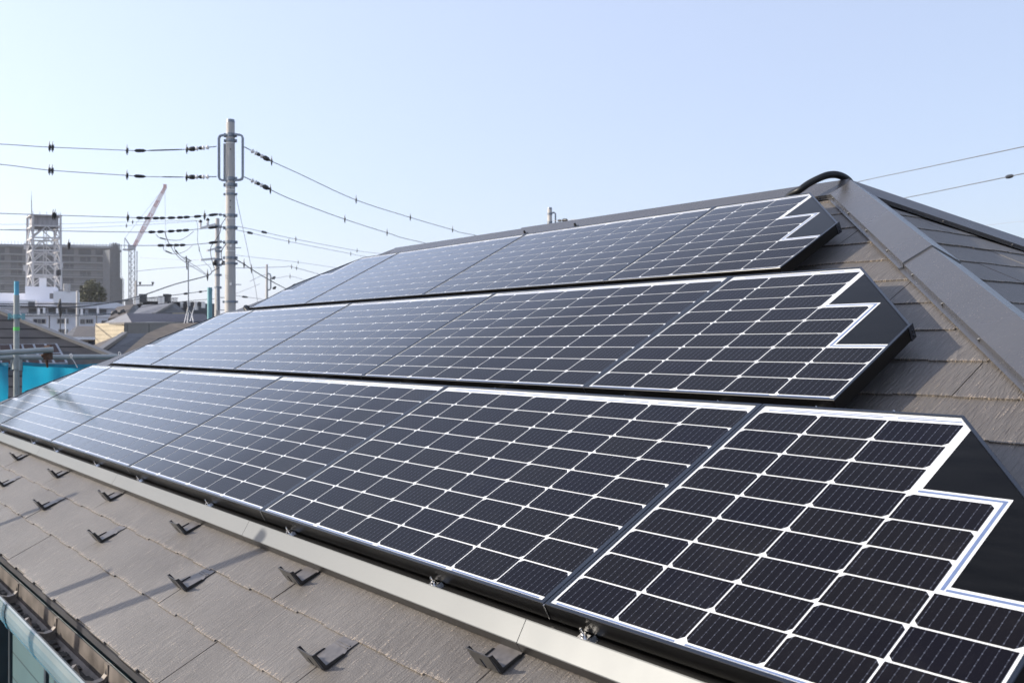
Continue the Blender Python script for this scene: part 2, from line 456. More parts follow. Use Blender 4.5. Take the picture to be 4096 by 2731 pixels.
# ------------------------------------------------------------------ mesh helpers
ORIG = {}
class MB:
    def __init__(self):
        self.v, self.f, self.uv, self.col = [], [], [], []
        self.smooth = []
    def face(self, pts, uv=None, col=None, smooth=False):
        i = len(self.v)
        self.v += [Vector(p) for p in pts]
        self.f.append(tuple(range(i, i + len(pts))))
        self.uv.append(uv or [(0, 0)]*len(pts))
        self.col.append(col if col is not None else [0.0]*len(pts))
        self.smooth.append(smooth)
    def grid(self, rings, closed=True, smooth=True, cap=False):
        """rings of shared vertices"""
        n = len(rings[0])
        i = len(self.v)
        for r in rings:
            self.v += [Vector(p) for p in r]
        for a in range(len(rings) - 1):
            for b in range(n if closed else n - 1):
                c = (b + 1) % n
                self.f.append((i + a*n + b, i + a*n + c, i + (a + 1)*n + c, i + (a + 1)*n + b))
                self.uv.append([(0, 0)]*4); self.col.append([0.0]*4); self.smooth.append(smooth)
        if cap:
            self.face(list(reversed(rings[0])))
            self.face(rings[-1])
    def box(self, c, x, y, z):
        """box centred at c with half-axis vectors x,y,z"""
        c, x, y, z = Vector(c), Vector(x), Vector(y), Vector(z)
        if x.cross(y).dot(z) < 0:
            x = -x
        P = {}
        for i in (-1, 1):
            for j in (-1, 1):
                for k in (-1, 1):
                    P[i, j, k] = c + x*i + y*j + z*k
        for q in (((-1,-1,-1),(-1,1,-1),(1,1,-1),(1,-1,-1)), ((-1,-1,1),(1,-1,1),(1,1,1),(-1,1,1)),
                  ((-1,-1,-1),(1,-1,-1),(1,-1,1),(-1,-1,1)), ((1,1,-1),(-1,1,-1),(-1,1,1),(1,1,1)),
                  ((-1,1,-1),(-1,-1,-1),(-1,-1,1),(-1,1,1)), ((1,-1,-1),(1,1,-1),(1,1,1),(1,-1,1))):
            self.face([P[a] for a in q])
    def prism(self, poly, off):
        """polygon (list of points) extruded by the vector off"""
        poly = [Vector(p) for p in poly]
        off = Vector(off)
        nrm = sum(((poly[i] - poly[0]).cross(poly[(i + 1) % len(poly)] - poly[0]) for i in range(len(poly))), Vector())
        if nrm.dot(off) > 0:
            poly = poly[::-1]
        self.face(poly)
        q = [p + off for p in poly]
        self.face(q[::-1])
        n = len(poly)
        for i in range(n):
            j = (i + 1) % n
            self.face([poly[j], poly[i], q[i], q[j]])
    def tube(self, pts, r, n=8, cap=True, smooth=True):
        pts = [Vector(p) for p in pts]
        rs = r if isinstance(r, (list, tuple)) else [r]*len(pts)
        rings = []
        ref = None
        for i, p in enumerate(pts):
            a = pts[max(0, i - 1)]; b = pts[min(len(pts) - 1, i + 1)]
            t = (b - a).normalized()
            if ref is None:
                ref = Vector((0, 0, 1)) if abs(t.z) < 0.9 else Vector((1, 0, 0))
            x = t.cross(ref).normalized(); y = x.cross(t).normalized()
            ref = y
            rings.append([p + (x*math.cos(2*math.pi*k/n) + y*math.sin(2*math.pi*k/n))*rs[i] for k in range(n)])
        self.grid(rings, True, smooth, cap)
    def cyl(self, a, b, r, r2=None, n=16):
        self.tube([a, b], [r, r if r2 is None else r2], n)
    def bar(self, a, b, hw, hh=None):
        a, b = Vector(a), Vector(b)
        t = (b - a)
        ref = Vector((0, 0, 1)) if abs(t.normalized().z) < 0.9 else RT
        x = t.cross(ref).normalized(); y = x.cross(t).normalized()
        self.box((a + b)/2, t/2, x*hw, y*(hh or hw))
    def build(self, name, material, parent=None, origin=None):
        me = bpy.data.meshes.new(name)
        if parent is not None:
            o0 = ORIG.get(parent.name, Vector())
        else:
            o0 = Vector(origin) if origin is not None else (self.v[0].copy() if self.v else Vector())
        me.from_pydata([p - o0 for p in self.v], [], self.f)
        me.materials.append(material)
        for p, s in zip(me.polygons, self.smooth):
            p.use_smooth = s
        if any(u[0] != (0, 0) or u[-1] != (0, 0) for u in self.uv):
            lay = me.uv_layers.new(name='UVMap')
            k = 0
            for u in self.uv:
                for q in u:
                    lay.data[k].uv = q; k += 1
        if hasattr(self, 'attr'):
            ca = me.color_attributes.new(self.attr, 'FLOAT_COLOR', 'CORNER')
            k = 0
            for c in self.col:
                for q in c:
                    ca.data[k].color = (q, q, q, 1); k += 1
        me.update()
        o = bpy.data.objects.new(name, me)
        sc.collection.objects.link(o)
        if parent is not None:
            o.parent = parent
        else:
            o.location = o0
        ORIG[o.name] = o0
        return o

def tag(o, label, cat, group=None, kind=None):
    if label: o['label'] = label
    if cat: o['category'] = cat
    if group: o['group'] = group
    if kind: o['kind'] = kind
    return o

def thing(name, label, cat, loc=(0, 0, 0), group=None):
    o = bpy.data.objects.new(name, None)
    o.empty_display_size = 0.1
    sc.collection.objects.link(o)
    o.location = loc
    ORIG[o.name] = Vector(loc)
    return tag(o, label, cat, group)

def kids(o):
    return [x for x in bpy.data.objects if x.parent == o]

def copy_tree(o, parent=None):
    c = o.copy()
    sc.collection.objects.link(c)
    if parent: c.parent = parent
    for ch in kids(o):
        if ch is not c: copy_tree(ch, c)
    return c

def inset(poly, d):
    """inset a counter-clockwise convex polygon (2-D) by d"""
    n = len(poly); out = []
    for i in range(n):
        a, b, c = Vector(poly[i - 1]), Vector(poly[i]), Vector(poly[(i + 1) % n])
        e1 = (b - a).normalized(); e2 = (c - b).normalized()
        n1 = Vector((-e1.y, e1.x)); n2 = Vector((-e2.y, e2.x))
        k = d/(1 + n1.dot(n2))
        out.append(tuple(b + (n1 + n2)*k))
    return out

def spline(pts, sub=6):
    pts = [Vector(p) for p in pts]
    out = []
    for i in range(len(pts) - 1):
        p0 = pts[max(0, i - 1)]; p1 = pts[i]; p2 = pts[i + 1]; p3 = pts[min(len(pts) - 1, i + 2)]
        for k in range(sub):
            t = k/sub
            out.append(0.5*((2*p1) + (p2 - p0)*t + (2*p0 - 5*p1 + 4*p2 - p3)*t*t + (3*p1 - p0 - 3*p2 + p3)*t*t*t))
    out.append(pts[-1])
    return out

# ------------------------------------------------------------------ ground
g = MB()
g.face([(-700, -700, 0), (700, -700, 0), (700, 700, 0), (-700, 700, 0)])
tag(g.build('ground', M['asphalt'], origin=(0, 0, 0)), None, None, kind='structure')

# ------------------------------------------------------------------ our house: hip roof, caps, gutter, walls
VE, VR = -7.95, 11.83          # eave and ridge (roof v)
UA, UB = -27.7, -5.23          # ridge ends (u)
DV = 1.0605                    # slate course
def ul(v): return UA + CT*(v - VR)
def ur(v): return UB - CT*(v - VR)

house = thing('house', 'hipped house roof of dark slates carrying the solar panels', 'house', rp(-16.4, VR - 0.001, -H)*1.0 - Vector((0, 0, rp(0, VR, -H).z)))

def clip(poly, f):
    """clip polygon of (u,v) by f(p)>=0"""
    out = []
    for i in range(len(poly)):
        a, b = poly[i - 1], poly[i]
        fa, fb = f(a), f(b)
        if (fa >= 0) != (fb >= 0):
            t = fa/(fa - fb)
            out.append((a[0] + (b[0] - a[0])*t, a[1] + (b[1] - a[1])*t))
        if fb >= 0:
            out.append(b)
    return out

def slate_face(to_world, left, right, v0, v1, offs, umin, umax, name):
    """courses of overlapping slates with stepped lower edges"""
    m = MB(); m.attr = 'edge'
    TW = 5.36; seg = 6; th = 0.029
    k = 0
    v = v0
    while v < v1 - 0.02:
        vt = min(v + DV, v1)
        u = offs[k % 2] + math.floor((umin - offs[k % 2])/TW)*TW
        while u < umax:
            lift = rng.uniform(-0.004, 0.006)
            for s in range(seg):
                a = u + TW*s/seg + (0.011 if s == 0 else 0)
                b = u + TW*(s + 1)/seg - (0.011 if s == seg - 1 else 0)
                lo = v + (0.016 if s % 2 else -0.012) + rng.uniform(-0.008, 0.008)
                if k == 0: lo = v + rng.uniform(-0.01, 0.01) + (0.02 if s % 2 else -0.02)
                lo = max(lo, v0 - 0.05)
                poly = [(a, lo), (b, lo), (b, vt + 0.05), (a, vt + 0.05)]
                poly = clip(poly, lambda p: p[0] - left(p[1]))
                if len(poly) < 3: continue
                poly = clip(poly, lambda p: right(p[1]) - p[0])
                if len(poly) < 3: continue
                def wz(p): return (p[1] - v)/DV*(-th) + lift
                # split so that a narrow band at the lower edge carries the wear attribute
                band = clip(poly, lambda p: lo + 0.11 - p[1])
                rest = clip(poly, lambda p: p[1] - lo - 0.11)
                for pl in (band, rest):
                    if len(pl) >= 3:
                        m.face([to_world(p[0], p[1], wz(p)) for p in pl], [(p[0]*S, p[1]*S) for p in pl],
                               [max(0.0, 1 - (p[1] - lo)/0.11) for p in pl])
                le = [p for p in poly if abs(p[1] - lo) < 1e-6]
                if len(le) == 2:
                    le.sort()
                    (a1, _), (b1, _) = le
                    m.face([to_world(a1, lo, wz((0, lo)) - th - 0.012), to_world(b1, lo, wz((0, lo)) - th - 0.012), to_world(b1, lo, wz((0, lo))), to_world(a1, lo, wz((0, lo)))],
                           [(a1*S, lo*S - .005), (b1*S, lo*S - .005), (b1*S, lo*S), (a1*S, lo*S)], [0.75]*4)
                    for uu, sg in ((a1, 1), (b1, -1)):
                        q = [to_world(uu, lo, wz((0, lo)) - th), to_world(uu, lo, wz((0, lo))), to_world(uu, vt, wz((0, vt))), to_world(uu, vt, wz((0, vt)) - th*0.5)]
                        if sg < 0: q = q[::-1]
                        if not (left(vt) < uu < right(vt)): continue
                        if (s == 0 and sg > 0) or (s == seg - 1 and sg < 0):
                            m.face(q, [(uu*S, lo*S)]*4)
                        else:
                            q = [to_world(uu, lo, wz((0, lo)) - th - .012), to_world(uu, lo, wz((0, lo))), to_world(uu, lo + .09, wz((0, lo + .09))), to_world(uu, lo + .09, wz((0, lo + .09)) - th - .012)]
                            m.face(q if sg > 0 else q[::-1], [(uu*S, lo*S)]*4, [0.5]*4)
            u += TW
        k += 1
        v += DV
    # underlay
    m.face([to_world(left(v0), v0, -0.055), to_world(right(v0), v0, -0.055), to_world(right(v1), v1, -0.055), to_world(left(v1), v1, -0.055)], [(0.01, 0), (1, 0), (1, 1), (0, 1)])
    return m.build(name, M['slate'], house)

slate_face(lambda u, v, w: rp(u, v, w - H), ul, ur, VE, VR, (-0.62, 2.0), -46, 14, 'roof_slope')

# hip-end faces and the rear face in their own (u',v') frames
APB, APA = rp(UB, VR, -H), rp(UA, VR, -H)
def hip_frame(apex, sx):
    def f(u, v, w):
        run = (VR - v)*CT
        x = run*S*sx + w*ST*S*sx
        return Vector((apex.x + x, apex.y + u*S, apex.z - (VR - v)*ST*S + w*CT*S))
    return f
fr = hip_frame(APB, 1)
slate_face(fr, lambda v: -CT*(VR - v), lambda v: CT*(VR - v), VE, VR, (0.4, 3.1), -18, 18, 'roof_slope')
fl = hip_frame(APA, -1)
slate_face(lambda u, v, w: fl(-u, v, w), lambda v: -CT*(VR - v), lambda v: CT*(VR - v), VE, VR, (1.1, 3.8), -18, 18, 'roof_slope')
def back(u, v, w):
    p = rp(u, v, -H + w)
    return Vector((p.x, 2*APB.y - p.y, p.z))
slate_face(lambda u, v, w: back(-u, v, w), lambda v: -ur(v), lambda v: -ul(v), VE, VR, (0.1, 2.7), -14, 46, 'roof_slope')

# ---- hip and ridge caps: folded sheet metal with a vertical flange and a base flange on each side
def face_axes(n, along):
    side = n.cross(along).normalized()
    return side
VD = (rp(0, 1, 0) - rp(0, 0, 0)).normalized()
NF = Vector((0, -ST, CT))
NR = Vector((ST, 0, CT)); NL = Vector((-ST, 0, CT)); NB = Vector((0, ST, CT))
def cap_run(a, b, n1, n2, e=0.27*S, half=0.52*S, brk=None, extra=0.0):
    """cap from a to b between faces with normals n1 (left of the run) and n2"""
    a, b = Vector(a), Vector(b)
    t = (b - a).normalized()
    s1 = n1.cross(t).normalized(); s2 = t.cross(n2).normalized()
    if s1.z > 0: s1 = -s1
    if s2.z > 0: s2 = -s2
    Ln = (b - a).length
    cuts = brk or [0.0, Ln]
    for i in range(len(cuts) - 1):
        l0, l1 = cuts[i], cuts[i + 1]
        m = MB()
        rings = []
        for l, dz in ((l0 - (0.03 if i else 0), 0.0), (l1, 0.0055 if i < len(cuts) - 2 else 0.0)):
            p = a + t*l
            lift = 0.0015 + dz
            rings.append([p + s1*(half + 0.016) + n1*(0.004 + lift), p + s1*half + n1*(0.004 + lift), p + s1*(half - 0.001) + n1*(0.019 + lift),
                          p + Vector((0, 0, e + lift)), p + s2*(half - 0.001) + n2*(0.019 + lift), p + s2*half + n2*(0.004 + lift), p + s2*(half + 0.016) + n2*(0.004 + lift)])
        r0, r1 = rings
        for j in range(6):
            q = [r0[j], r0[j + 1], r1[j + 1], r1[j]]
            m.face(q)
        # end lip thickness
        low = [q - Vector((0, 0, 0.006)) for q in r1]
        for j in range(6):
            m.face([r1[j], r1[j + 1], low[j + 1], low[j]])
        o = m.build('hip_cap' if abs(t.z) > 0.05 else 'ridge_cap', M['cap'], house)
        # fixing screws on the vertical flange
        l = l0 + 0.10
        while l < l1 - 0.03:
            for sd_, nn in ((s1, n1), (s2, n2)):
                c = a + t*l + sd_*half + nn*0.012
                sm = MB()
                sm.cyl(c - sd_*0.001, c + sd_*0.004, 0.0055, 0.003, 8)
                sm.build('screw', M['cap'], o)
            l += 0.30

EB = rp(ur(VE), VE, -H); EA = rp(ul(VE), VE, -H)
lh = (EB - APB).length
b0 = (VR - 6.62)/(VR - VE)*lh
cap_run(APB, EB, NR, NF, brk=[-0.02, b0, b0 + 1.55, b0 + 3.1, lh + 0.02])
cap_run(APA, EA, NF, NL)
EB2 = Vector((EB.x, 2*APB.y - EB.y, EB.z)); EA2 = Vector((EA.x, 2*APA.y - EA.y, EA.z))
cap_run(APB, EB2, NR, NB, half=0.50*S)
cap_run(APA, EA2, NL, NB)
lr = (APA - APB).length
cap_run(APB, APA, NF, NB, brk=[0.0, 2.30, lr], e=0.29*S)
# ridge bolts under black caps
for u in (-17.9, -15.2):
    m = MB()
    c = rp(u, 11.35, -H + 0.19)
    m.cyl(c, c + NF*0.012, 0.020, 0.017, 12); m.cyl(c + NF*0.012, c + NF*0.03, 0.008, 0.006, 8)
    m.build('bolt_cap', M['guard'], house)

# eave: starter flashing, fascia, soffit, walls
m = MB()
m.box((rp(ul(VE), VE, -H - .06) + rp(ur(VE), VE, -H - .06))/2 + Vector((0, 0.010, -0.012)), Vector(((EB.x - EA.x)/2, 0, 0)), Vector((0, 0.016, 0)), Vector((0, 0, 0.010)))
m.build('eave_flashing', M['dark_trim'], house)
m = MB()
m.box(((EA + EB)/2) + Vector((0, 0.035, -0.115)), Vector(((EB.x - EA.x)/2 - .02, 0, 0)), Vector((0, 0.012, 0)), Vector((0, 0, 0.085)))
m.build('fascia', M['dark_trim'], house)
ins = 0.42
x0, x1 = EA.x + ins, EB.x - ins
y0, y1 = EA.y + ins, EA2.y - ins
zt = EA.z - 0.20
m = MB()
m.face([(EA.x + .05, EA.y + .05, zt), (EA.x + .05, EA2.y - .05, zt), (EB.x - .05, EA2.y - .05, zt), (EB.x - .05, EA.y + .05, zt)])
m.build('soffit', M['beige'], house)
m = MB()
cx, cy = (x0 + x1)/2, (y0 + y1)/2
m.box((cx, cy, zt/2 - .002), ((x1 - x0)/2, 0, 0), (0, (y1 - y0)/2, 0), (0, 0, zt/2 - .002))
m.build('wall', M['house_wall'], house)
for k in range(4):                              # vertical joint covers and shutter boxes on the wall
    m = MB()
    xx = -4.05 - k*0.0 if k == 0 else -4.05 - 0.91*k
    m.box((xx, y0 - 0.008, zt - 1.6), (0.02, 0, 0), (0, 0.007, 0), (0, 0, 1.55))
    m.build('joint_cover', M['dark_trim'], house)
for xx in (-3.1, -5.6):
    w = MB(); w.box((xx, y0 - 0.03, zt - 1.15), (0.55, 0, 0), (0, 0.03, 0), (0, 0, 0.62))
    wo = w.build('window', M['dark_trim'], house)
    p_ = MB(); p_.box((xx, y0 - 0.063, zt - 1.15), (0.49, 0, 0), (0, 0.002, 0), (0, 0, 0.56))
    p_.build('pane', M['glass_dark'], wo)

# gutter: half square channel with curved hangers
gz = EA.z - 0.032
gy = EA.y
prof = [(-0.006, -0.012), (-0.010, -0.075), (-0.030, -0.098), (-0.078, -0.104), (-0.098, -0.088), (-0.103, -0.004), (-0.112, 0.001), (-0.117, -0.002), (-0.117, -0.008), (-0.121, -0.024), (-0.121, -0.044), (-0.117, -0.066), (-0.108, -0.088), (-0.093, -0.107), (-0.072, -0.119), (-0.045, -0.122), (-0.018, -0.108), (-0.004, -0.084), (0.0, -0.012)]
gm = MB(); gi = MB()
xs = [EA.x - 0.02]
x = -6.24
while x < EB.x:
    if x > xs[0] + .2: xs.append(x)
    x += 1.99
xs.append(EB.x + 0.02)
for i in range(len(xs) - 1):
    a, b = xs[i] + 0.0012, xs[i + 1] - 0.0012
    for j in range(len(prof) - 1):
        p, q = prof[j], prof[j + 1]
        quad = [(a, gy + p[0], gz + p[1]), (a, gy + q[0], gz + q[1]), (b, gy + q[0], gz + q[1]), (b, gy + p[0], gz + p[1])]
        (gi if j < 5 else gm).face(quad[::-1])
gut = gm.build('gutter', M['gutter'], house)
gi.build('gutter_lining', M['gutter_in'], gut)
for x in xs[1:-1]:                              # joint collars
    m = MB()
    for j in range(6, 14):
        p, q = prof[j], prof[j + 1]
        n = Vector((0, (p[0] + q[0])/2 + 0.06, (p[1] + q[1])/2 + 0.045)).normalized()*0.003
        m.face([(x - .025, gy + p[0] + n.y, gz + p[1] + n.z), (x - .025, gy + q[0] + n.y, gz + q[1] + n.z), (x + .025, gy + q[0] + n.y, gz + q[1] + n.z), (x + .025, gy + p[0] + n.y, gz + p[1] + n.z)])
    m.build('joint_collar', M['gutter'], gut)
m = MB()                                       # dirt lying in the channel
n = 260
for k in range(n):
    xa = EA.x + (EB.x - EA.x)*k/n; xb = EA.x + (EB.x - EA.x)*(k + 1)/n
    z = gz - 0.092 + 0.008*math.sin(k*1.7) + rng.uniform(-.003, .006)
    m.face([(xa, gy - .092, z), (xb, gy - .092, z), (xb, gy - .02, z + .004), (xa, gy - .02, z + .004)])
m.build('leaf_dirt', M['debris'], gut)
hang = []
x = -1.415 - 0.596*10
while x < EB.x:
    hang.append(x); x += 0.596
for x in hang:
    m = MB()
    arc = [(0.004, -0.02), (-0.004, -0.045), (-0.02, -0.062), (-0.045, -0.066), (-0.072, -0.058), (-0.092, -0.036), (-0.101, -0.004)]
    pts = [Vector((x, gy + a, gz + b)) for a, b in arc]
    for p, q in zip(pts[:-1], pts[1:]):
        m.bar(p, q, 0.013, 0.006)
    m.box((x, gy - .004, gz - .034), (0.016, 0, 0), (0, 0.007, 0), (0, 0, 0.020))
    m.box((x, gy - .05, gz - .082), (0.012, 0, 0), (0, 0.042, 0), (0, 0, 0.013))
    m.build('gutter_hanger', M['bracket'], gut)

# ------------------------------------------------------------------ solar panels
PV = 0.5029
PT = [1, 0, 0, 1, 0, 1, 0, 1]              # which long edge of the half cells is chamfered
def lp(u, v, w): return Vector((u*S, v*S, w*S))

def panel_parts(root, outer, colsrow, right_taper, sgn):
    """outer: ccw outline; colsrow: number of cell columns in each of nine rows"""
    fw = 0.047
    inn = inset(outer, fw)
    if not right_taper:                      # ordinary panels: the lip comes right up to the last column of cells
        inn = [(-0.040, -4.583), (8.011, -4.583), (8.011, 0.148), (-0.040, 0.148)]
    f = MB(); sd_ = MB()
    n = len(outer)
    ins2 = inset(outer, 0.006)
    for i in range(n):
        j = (i + 1) % n
        o1, o2, i1, i2 = outer[i], outer[j], inn[i], inn[j]
        c1, c2 = ins2[i], ins2[j]
        f.face([lp(*c1, 0), lp(*c2, 0), lp(*i2, 0), lp(*i1, 0)])
        f.face([lp(*o1, -0.008), lp(*o2, -0.008), lp(*c2, 0), lp(*c1, 0)])
        f.face([lp(*i1, 0), lp(*i2, 0), lp(*i2, -0.03), lp(*i1, -0.03)])
        sd_.face([lp(*o1, -0.225), lp(*o2, -0.225), lp(*o2, -0.008), lp(*o1, -0.008)])
        sd_.face([lp(*o2, -0.225), lp(*o1, -0.225), lp(*i1, -0.225), lp(*i2, -0.225)])
    f.build('frame', M['frame'], root)
    sd_.build('frame_side', M['frame_side'], root)
    g = inset(outer, fw - 0.004)
    b = MB()
    if right_taper:                          # stepped white sheet, the rest of the glass is black
        k = MB()
        k.face([lp(*p, -0.020) for p in g])
        k.build('black_filler', M['filler'], root)
        e = 0.115
        top, bot = g[-1][1] if sgn > 0 else g[-1][1], g[0][1]
        top = max(p[1] for p in g); bot = min(p[1] for p in g)
        left = -0.038
        st = [(left, bot), (5.028, bot), (5.028, -6*PV + e), (4 + e*0.95, -6*PV + e), (4 + e*0.95, -3*PV + e), (3 + e, -3*PV + e)]
        # cut by the slanting frame
        def slant(p): return (2.905 + (0.2 - p[1])*0.8765 - 0.063) - p[0]
        top_u = slant((0, top)) + 0
        yk = 0.2 - ((3 + e) - 2.905 + 0.063)/0.8765
        st += [(3 + e, yk), (slant((0.0, top)), top), (left, top)]
        st = [(p[0]*sgn, p[1]) for p in st]
        tris = [[(left, bot), (5.028, bot), (5.028, -6*PV + e), (left, -6*PV + e)],
                [(left, -6*PV + e), (4 + e*.95, -6*PV + e), (4 + e*.95, -3*PV + e), (left, -3*PV + e)],
                [(left, -3*PV + e), (3 + e, -3*PV + e), (3 + e, yk), (slant((0.0, top)), top), (left, top)]]
        for t in tris:
            t = [(p[0]*sgn, p[1]) for p in t]
            if sgn < 0: t = t[::-1]
            b.face([lp(*p, -0.0165) for p in t])
    else:
        b.face([lp(*p, -0.0165) for p in g])
    b.build('backing_sheet', M['white_sheet'], root)
    c = MB(); c.attr = 'tint'
    gu, gv, ch = 0.0120, 0.0108, 0.060
    for r in range(9):
        for q in range(colsrow[r]):
            a0, a1 = q + gu, q + 1 - gu
            if colsrow[r] == 8:
                pass
            b0, b1 = -(r + 1)*PV + gv, -r*PV - gv
            T = PT[q]
            if right_taper and q == 4: T = 0
            if T:
                pl = [(a0, b0), (a1, b0), (a1, b1 - ch), (a1 - ch, b1), (a0 + ch, b1), (a0, b1 - ch)]
            else:
                pl = [(a0, b0 + ch), (a0 + ch, b0), (a1 - ch, b0), (a1, b0 + ch), (a1, b1), (a0, b1)]
            uvs = [((p[0] - q)*1.0, (p[1] - b0)/(b1 - b0)) for p in pl]
            pl = [(p[0]*sgn, p[1]) for p in pl]
            if sgn < 0: pl = pl[::-1]; uvs = uvs[::-1]
            c.face([lp(*p, -0.0135) for p in pl], [(u if u else 1e-5, v) for u, v in uvs], [rng.random()]*len(pl))
    c.build('cell_sheet', M['cell'], root)
    def strip(ua, ub, va, vb):
        p = [(ua*sgn, va), (ub*sgn, va), (ub*sgn, vb), (ua*sgn, vb)]
        if sgn < 0: p = p[::-1]
        rb = MB()
        rb.face([lp(*x, -0.0140) for x in p])
        rb.build('ribbon', M['ribbon'], root)
    last = colsrow[8]
    u = 0.06
    while u < last - 0.3:
        strip(u, min(u + 1.86, last - .05), bot_v + 0.018, bot_v + 0.044); u += 2.0
    u = 0.1
    ntop = colsrow[0]
    while u < ntop - 0.3:
        strip(u, min(u + 1.8, ntop - .06), 0.045, 0.066); u += 2.0
    strip(0.3, min(2.6, ntop - .4), 0.088, 0.101)
    if right_taper:
        strip(3 + .09, 4 + .075, -3*PV + .042, -3*PV + .080)
        strip(4.034, 4.074, -6*PV + .05, -3*PV + .04)
        strip(4.09, 5.0, -6*PV + .042, -6*PV + .078)

bot_v = -4.63 + 0.047
FULL = [(-0.085, -4.63), (8.085, -4.63), (8.085, 0.2), (-0.085, 0.2)]
TRAP = [(-0.085, -4.63), (5.075, -4.63), (5.075, -2.27), (2.905, 0.2), (-0.085, 0.2)]
rows = [(0.0, 0.0, 4), (-4.094, 5.030, 3), (-8.228, 10.11, 2)]
UP_ = 8.183
ROWN = ['lowest row', 'middle row', 'top row']
ORD = ['', 'second', 'third', 'fourth', 'fifth', 'sixth']
proto = {}
def place(kind, r, u, v, label):
    loc = rp(u, v, 0)
    if kind not in proto:
        o = thing('solar_panel', label, 'solar panel', (0, 0, 0), 'solar panels on the slate roof')
        ORIG[o.name] = Vector()
        if kind == 'full': panel_parts(o, FULL, [8]*9, False, 1)
        elif kind == 'right': panel_parts(o, TRAP, [3]*3 + [4]*3 + [5]*3, True, 1)
        else: panel_parts(o, [(-a, b) for a, b in TRAP][::-1], [3]*3 + [4]*3 + [5]*3, True, -1)
        # corner cap with two rivets on the trapezoid's blunt corner
        if kind != 'full':
            sg = 1 if kind == 'right' else -1
            cc = MB()
            cc.box(lp(5.078*sg, -2.31, -0.115), lp(0.006, 0, 0), lp(0, 0.075, 0), lp(0, 0, 0.122))
            co = cc.build('corner_cap', M['frame'], o)
            rv = MB()
            for w in (-0.09, -0.17):
                rv.cyl(lp(5.084*sg, -2.30, w), lp(5.10*sg, -2.30, w), 0.004, 0.0025, 8)
            rv.build('rivet', M['frame'], co)
        # pale corner key seen at the joint between two frames
        key = MB()
        key.box(lp(-0.088 if kind != 'left' else 0.088, -4.634, -0.118), lp(0.011, 0, 0), lp(0, 0.008, 0), lp(0, 0, 0.105))
        key.build('corner_key', M['steel'], o)
        proto[kind] = o
    else:
        o = copy_tree(proto[kind])
        o['label'] = label
    o.location = loc
    o.rotation_euler = (TH, 0, 0)
    return o
for r, (uo, vo, nf) in enumerate(rows):
    rn = ROWN[r]
    place('right', r, uo, vo, 'angled right end panel with stepped black filler, %s of panels' % rn)
    for k in range(1, nf + 1):
        pos = ['touching the angled right panel', 'second full one from the right', 'third full one from the right', 'fourth full one from the right'][k - 1]
        if k == nf and k > 1: pos = 'last full one at far left'
        place('full', r, uo - UP_*k, vo, 'rectangular solar panel, %s, %s' % (rn, pos))
    place('left', r, uo - UP_*nf - 0.183, vo, 'angled far left end panel of the %s of solar panels' % rn)

# mounting rails with their bolted clamps
def clamp(parent, u, v, w, up=True):
    m = MB()
    c = rp(u, v, w)
    k = 0.74
    m.box(c + NF*0.003, Vector((0.013, 0, 0)), VD*0.010, NF*0.0025)
    m.cyl(c, c + NF*0.030*k, 0.0042*k, None, 8)
    m.cyl(c + NF*0.007*k, c + NF*0.016*k, 0.0092*k, None, 6)
    m.cyl(c + NF*0.030*k, c + NF*0.034*k, 0.0042*k, 0.0028*k, 8)
    d = Vector((1, 0, 0))
    m.box(c + d*0.024 + NF*0.005, d*0.0035 + NF*0.004, VD*0.008, NF*0.0016 - d*0.0012)
    m.box(c + d*0.031 + NF*0.002, d*0.0035 - NF*0.005, VD*0.008, NF*0.0013 + d*0.001)
    m.box(c + d*0.018 + NF*0.001, d*0.016, VD*0.006, NF*0.0012)
    m.build('bolt_clamp', M['steel'], parent)
def rail(u0, u1, v, w, hv, hw, label):
    o = thing('mounting_rail', label, 'mounting rail', rp((u0 + u1)/2, v, w), 'black rails carrying the solar panels')
    m = MB()
    c = rp((u0 + u1)/2, v, w)
    X = Vector(((u1 - u0)*S/2, 0, 0))
    m.box(c, X, VD*hv*S, NF*hw*S)
    m.box(c - VD*(hv*S + 0.003) + NF*(hw*S - 0.004), X, VD*0.003, NF*0.003)
    m.build('channel', M['black_metal'], o)
    return o
r0 = rail(-37.8, 4.95, -4.69, -0.34, 0.055, 0.055, 'long black rail with shiny bolts under the lowest edge of the panels')
for u in (-32.45, -27.25, -24.05, -19.5, -15.7, -11.1, -7.2, -2.55, 0.55, 4.2):
    clamp(r0, u, -4.69, -0.285)
r1 = rail(-34.4, 2.4, 0.315, -0.30, 0.07, 0.07, 'black rail in the gap between the lowest and middle panel rows')
for u in (-27, -22.7, -18.6, -14.85, -10.45, -6.8, -3.1, -1.05, 0.72, 1.9):
    clamp(r1, u, 0.315, -0.21)
r2 = rail(-30.0, -1.7, 5.345, -0.30, 0.07, 0.07, 'black rail in the gap between the middle and top panel rows')
for u in (-27, -22, -18, -13.9, -9.8, -5.7, -3.4, -1.9):
    clamp(r2, u, 5.345, -0.21)
rail(-27.2, -6.0, 10.30, -0.35, 0.06, 0.06, 'black rail hidden under the top edge of the top panel row')
for r, (uo, vo, nf) in enumerate(rows):
    rail(uo - UP_*nf - 4.9, uo + 4.8, vo - 4.40, -0.36, 0.10, 0.12, 'black support rail beneath the %s of panels, near its lower edge' % ROWN[r])

